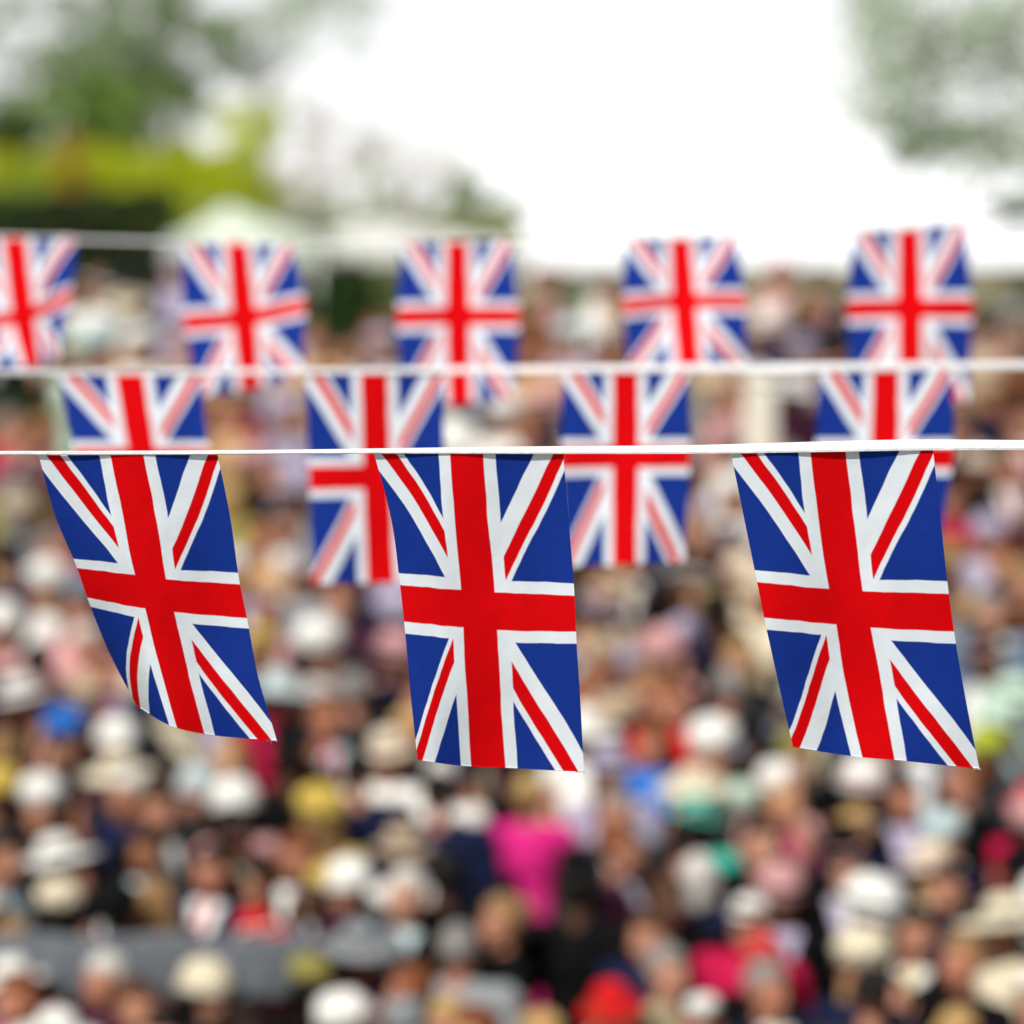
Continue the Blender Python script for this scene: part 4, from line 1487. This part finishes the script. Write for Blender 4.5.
def marquee(px0, px1, yeave, yapex, D, depth, m, label, peak=.5):
    a, b = at(px0, yeave, D), at(px1, yeave, D)
    w = b.x - a.x
    gz = ground_z(0, D)
    he = a.z - gz
    ha = at(px0, yapex, D).z - gz
    root = empty('marquee', (a.x + w / 2, D + depth / 2, gz))
    tag(root, label, 'marquee')
    # concave tent roof
    bm = bmesh.new()
    N_ = 14
    g = []
    for j in range(N_ + 1):
        row = []
        for i in range(N_ * 2 + 1):
            u, v = i / (N_ * 2), j / N_
            x, y = (u - .5) * w, (v - .5) * depth
            cu = min(u / peak, (1 - u) / (1 - peak))
            k = min(cu, 1 - abs(v - .5) * 2)
            k = max(0, k)
            row.append(bm.verts.new((x, y, he + (ha - he) * (k ** 1.35))))
        g.append(row)
    for j in range(N_):
        for i in range(N_ * 2):
            bm.faces.new((g[j][i], g[j][i + 1], g[j + 1][i + 1], g[j + 1][i]))
    r = bmesh.ops.extrude_face_region(bm, geom=list(bm.faces))
    bmesh.ops.translate(bm, vec=(0, 0, .02), verts=[e for e in r['geom'] if isinstance(e, bmesh.types.BMVert)])
    bmesh.ops.recalc_face_normals(bm, faces=bm.faces)
    bm_obj('roof', bm, m, root, True)
    bm = bmesh.new()
    for (c, s) in (((0, -depth / 2 - .012, he - .12), (w, .01, .26)), ((0, depth / 2 + .012, he - .12), (w, .01, .26)),
                   ((-w / 2 - .012, 0, he - .12), (.01, depth, .26)), ((w / 2 + .012, 0, he - .12), (.01, depth, .26))):
        add_box(bm, c, s)
    bm_obj('valance', bm, m, root)
    for sx in (-1, 1):
        for sy in (-1, 1):
            bm = bmesh.new()
            add_tube(bm, [(sx * (w / 2 - .06), sy * (depth / 2 - .06), 0), (sx * (w / 2 - .06), sy * (depth / 2 - .06), he)], [.03, .03], 10)
            bm_obj('pole', bm, M_POLE, root, True)
    return root


marquee(168, 318, 240, 203, 40, 3.0, M_CANVASG, 'pale green tent roof with a rounded peak behind the left spectators', .32)
marquee(262, 530, 246, 220, 46, 4.0, M_CANVAS, 'long low white marquee roof behind the dark green bush', .4)

# ------------------------------------------------------------------ walls, posts, banner
M_STONE = mat('buff_stone', (.30, .27, .17), .9, .25, 5, bump=.5)


def stone_wall():
    D = 29
    a, b = at(742, 266, D), at(1330, 300, D)
    gz = ground_z(0, D)
    root = empty('stone_wall', (a.x, D, gz))
    tag(root, 'low buff stone wall behind the spectators on the right', 'wall')
    L_ = b.x - a.x
    ht = a.z - gz
    bm = bmesh.new()
    rr = random.Random(3)
    z = 0
    course = .15
    nrow = int((ht - .09) / course)
    course = (ht - .09) / nrow
    for j in range(nrow):
        x = -(j % 2) * .16
        while x < L_:
            w = rr.uniform(.26, .44)
            x0, x1 = max(0, x), min(L_, x + w)
            if x1 - x0 > .05:
                add_box(bm, ((x0 + x1) / 2, rr.uniform(-.006, .006), (j + .5) * course), (x1 - x0 - .012, .30, course - .012), bevel=.008)
            x += w
    add_box(bm, (L_ / 2, .0, (ht - .09) / 2), (L_ - .03, .27, ht - .10))
    bm_obj('masonry', bm, M_STONE, root)
    bm = bmesh.new()
    x = 0
    while x < L_:
        w = min(.7, L_ - x)
        add_box(bm, (x + w / 2, 0, ht - .045), (w - .01, .38, .09), bevel=.012)
        x += w
    bm_obj('coping', bm, M_STONE, root)


stone_wall()

M_CREAM = mat('cream_paint', (.74, .70, .60), .5, .05, 6)
M_WHITEP = mat('white_paint', (.80, .80, .82), .45, .04, 6)


def post(px, ytop, D, r, m, label, round_=False):
    b = gpos(px, D)
    h = at(px, ytop, D).z - b.z
    root = empty('post', b)
    tag(root, label, 'post')
    bm = bmesh.new()
    add_box(bm, (0, 0, h / 2), (r * 2, r * 2, h), bevel=.01)
    bm_obj('shaft', bm, m, root)
    bm = bmesh.new()
    bmesh.ops.create_cone(bm, cap_ends=True, segments=4, radius1=r * 1.75, radius2=.004, depth=r * .9, matrix=Matrix.Translation((0, 0, h + r * .45)) @ Matrix.Rotation(R(45), 4, 'Z'))
    bm_obj('cap', bm, m, root)


post(760, 378, 18.8, .10, M_CREAM, 'thick cream painted post in the crowd left of the white hat')
post(926, 768, 13.7, .055, M_WHITEP, 'white painted post under the foot of the right nearest flag')

# grey banner between steel posts in the lowest rows at the left
M_GBAN = mat('grey_banner_cloth', (.12, .135, .155), .8, .15, 3, bump=.2)
M_STEEL = mat('galvanised_steel', (.35, .36, .37), .4, .1, metal=.7)
D = 12.0
a, b = at(-110, 932, D), at(310, 936, D)
root = empty('banner', (a.x, D, ground_z(0, D)))
tag(root, 'plain grey cloth banner tied between steel posts in the lowest rows of the crowd', 'banner')
bm = bmesh.new()
gx = b.x - a.x
gz = ground_z(0, D)
n = 50
vv = []
for k in range(9):
    vv.append([bm.verts.new((gx * i / n, .02 * math.sin(i * .55) * (k / 8) + .012 * math.sin(i * 1.7 + k),
                             (a.z - gz) - .30 * k / 8 - .02 * math.sin(math.pi * ((i / n * 3) % 1)) * (1 - k / 8))) for i in range(n + 1)])
for k in range(8):
    for i in range(n):
        bm.faces.new((vv[k][i], vv[k][i + 1], vv[k + 1][i + 1], vv[k + 1][i]))
rg = bmesh.ops.extrude_face_region(bm, geom=list(bm.faces))
bmesh.ops.translate(bm, vec=(0, .003, 0), verts=[e for e in rg['geom'] if isinstance(e, bmesh.types.BMVert)])
bmesh.ops.recalc_face_normals(bm, faces=bm.faces)
bm_obj('cloth', bm, M_GBAN, root, True)
for xx in (0, gx / 2, gx):
    bm = bmesh.new()
    add_tube(bm, [(xx, .04, 0), (xx, .04, a.z - gz + .03)], [.018, .018], 10)
    bm_obj('post', bm, M_STEEL, root, True)

# thin bare cable at the upper right
bm = bmesh.new()
wp = [at(x_, y_, 9.5) for x_, y_ in ((830, 170), (900, 181), (960, 190), (1040, 195), (1180, 196), (1700, 150))]
wp = [at(-900, -700, 9.5), at(200, -60, 9.5), at(600, 96, 9.5)] + wp
c0 = wp[5]
add_tube(bm, [q - c0 for q in wp], [.0022] * len(wp), 8)
o = bm_obj('cable', bm, mat('grey_cable', (.25, .24, .23), .6, .1), None, True)
o.location = c0
tag(o, 'thin grey cable crossing the pale tree above the rightmost rear flag', 'cable')

# ------------------------------------------------------------------ sky, sun, camera
SUN_EL, SUN_AZ = 50, 208     # azimuth of the sun, from +Y clockwise seen from above
w = bpy.data.worlds.new('World')
sc.world = w
w.use_nodes = True
nt = w.node_tree
for nn in list(nt.nodes):
    nt.nodes.remove(nn)
N, L = nt.nodes, nt.links
out = N.new('ShaderNodeOutputWorld')
bg = N.new('ShaderNodeBackground')
sky = N.new('ShaderNodeTexSky')
sky.sky_type = 'NISHITA'
sky.sun_disc = False
sky.sun_elevation = R(SUN_EL)
sky.sun_rotation = R(SUN_AZ)
sky.dust_density = 3.0
sky.air_density = 1.0
# thin bright cloud veil over the whole sky
tc = N.new('ShaderNodeTexCoord')
nz = N.new('ShaderNodeTexNoise')
nz.inputs['Scale'].default_value = 1.6
nz.inputs['Detail'].default_value = 6
L.new(tc.outputs['Generated'], nz.inputs['Vector'])
mr = N.new('ShaderNodeMapRange')
mr.inputs['From Min'].default_value = .25
mr.inputs['From Max'].default_value = .7
mr.inputs['To Min'].default_value = .78
mr.inputs['To Max'].default_value = .98
L.new(nz.outputs['Fac'], mr.inputs['Value'])
mx = N.new('ShaderNodeMix')
mx.data_type = 'RGBA'
L.new(mr.outputs[0], mx.inputs[0])
L.new(sky.outputs[0], mx.inputs[6])
sx = N.new('ShaderNodeSeparateXYZ')
L.new(tc.outputs['Generated'], sx.inputs[0])
hz = N.new('ShaderNodeMapRange')
hz.inputs['From Min'].default_value = 0.0
hz.inputs['From Max'].default_value = .24
L.new(sx.outputs[2], hz.inputs['Value'])
vc = N.new('ShaderNodeMix')
vc.data_type = 'RGBA'
vc.inputs[6].default_value = (15.0, 15.0, 15.0, 1)
vc.inputs[7].default_value = (3.0, 3.1, 3.4, 1)
L.new(hz.outputs[0], vc.inputs[0])
L.new(vc.outputs[2], mx.inputs[7])
L.new(mx.outputs[2], bg.inputs['Color'])
bg.inputs['Strength'].default_value = 0.10
L.new(bg.outputs[0], out.inputs['Surface'])

sd = bpy.data.lights.new('sun', 'SUN')
sd.energy = 4.7
sd.angle = R(.6)
sd.color = (1, .955, .88)
so = bpy.data.objects.new('sun', sd)
COL.objects.link(so)
az, el = R(SUN_AZ), R(SUN_EL)
dirv = Vector((math.sin(az) * math.cos(el), math.cos(az) * math.cos(el), math.sin(el)))
so.rotation_euler = (-dirv).to_track_quat('-Z', 'Y').to_euler()
so.location = dirv * 50

cd = bpy.data.cameras.new('camera')
cam = bpy.data.objects.new('camera', cd)
COL.objects.link(cam)
cam.location = (0, 0, CAMZ)
cam.rotation_euler = (math.pi / 2 - PITCH, 0, 0)
cd.sensor_width = 36
cd.lens = 36 * F / 1024
cd.clip_end = 6000
cd.dof.use_dof = True
cd.dof.focus_distance = 4.73
cd.dof.aperture_fstop = 1.3
cd.dof.aperture_blades = 0
sc.camera = cam

sc.view_settings.view_transform = 'Standard'
sc.view_settings.look = 'None'
sc.view_settings.exposure = 0.10
sc.view_settings.gamma = 1
sc.view_settings.use_curve_mapping = False
sc.cycles.use_denoising = True
sc.cycles.max_bounces = 6
sc.cycles.transparent_max_bounces = 4
print('PEOPLE', len(people), 'dup', sum(1 for p in people if p.get('dup')))
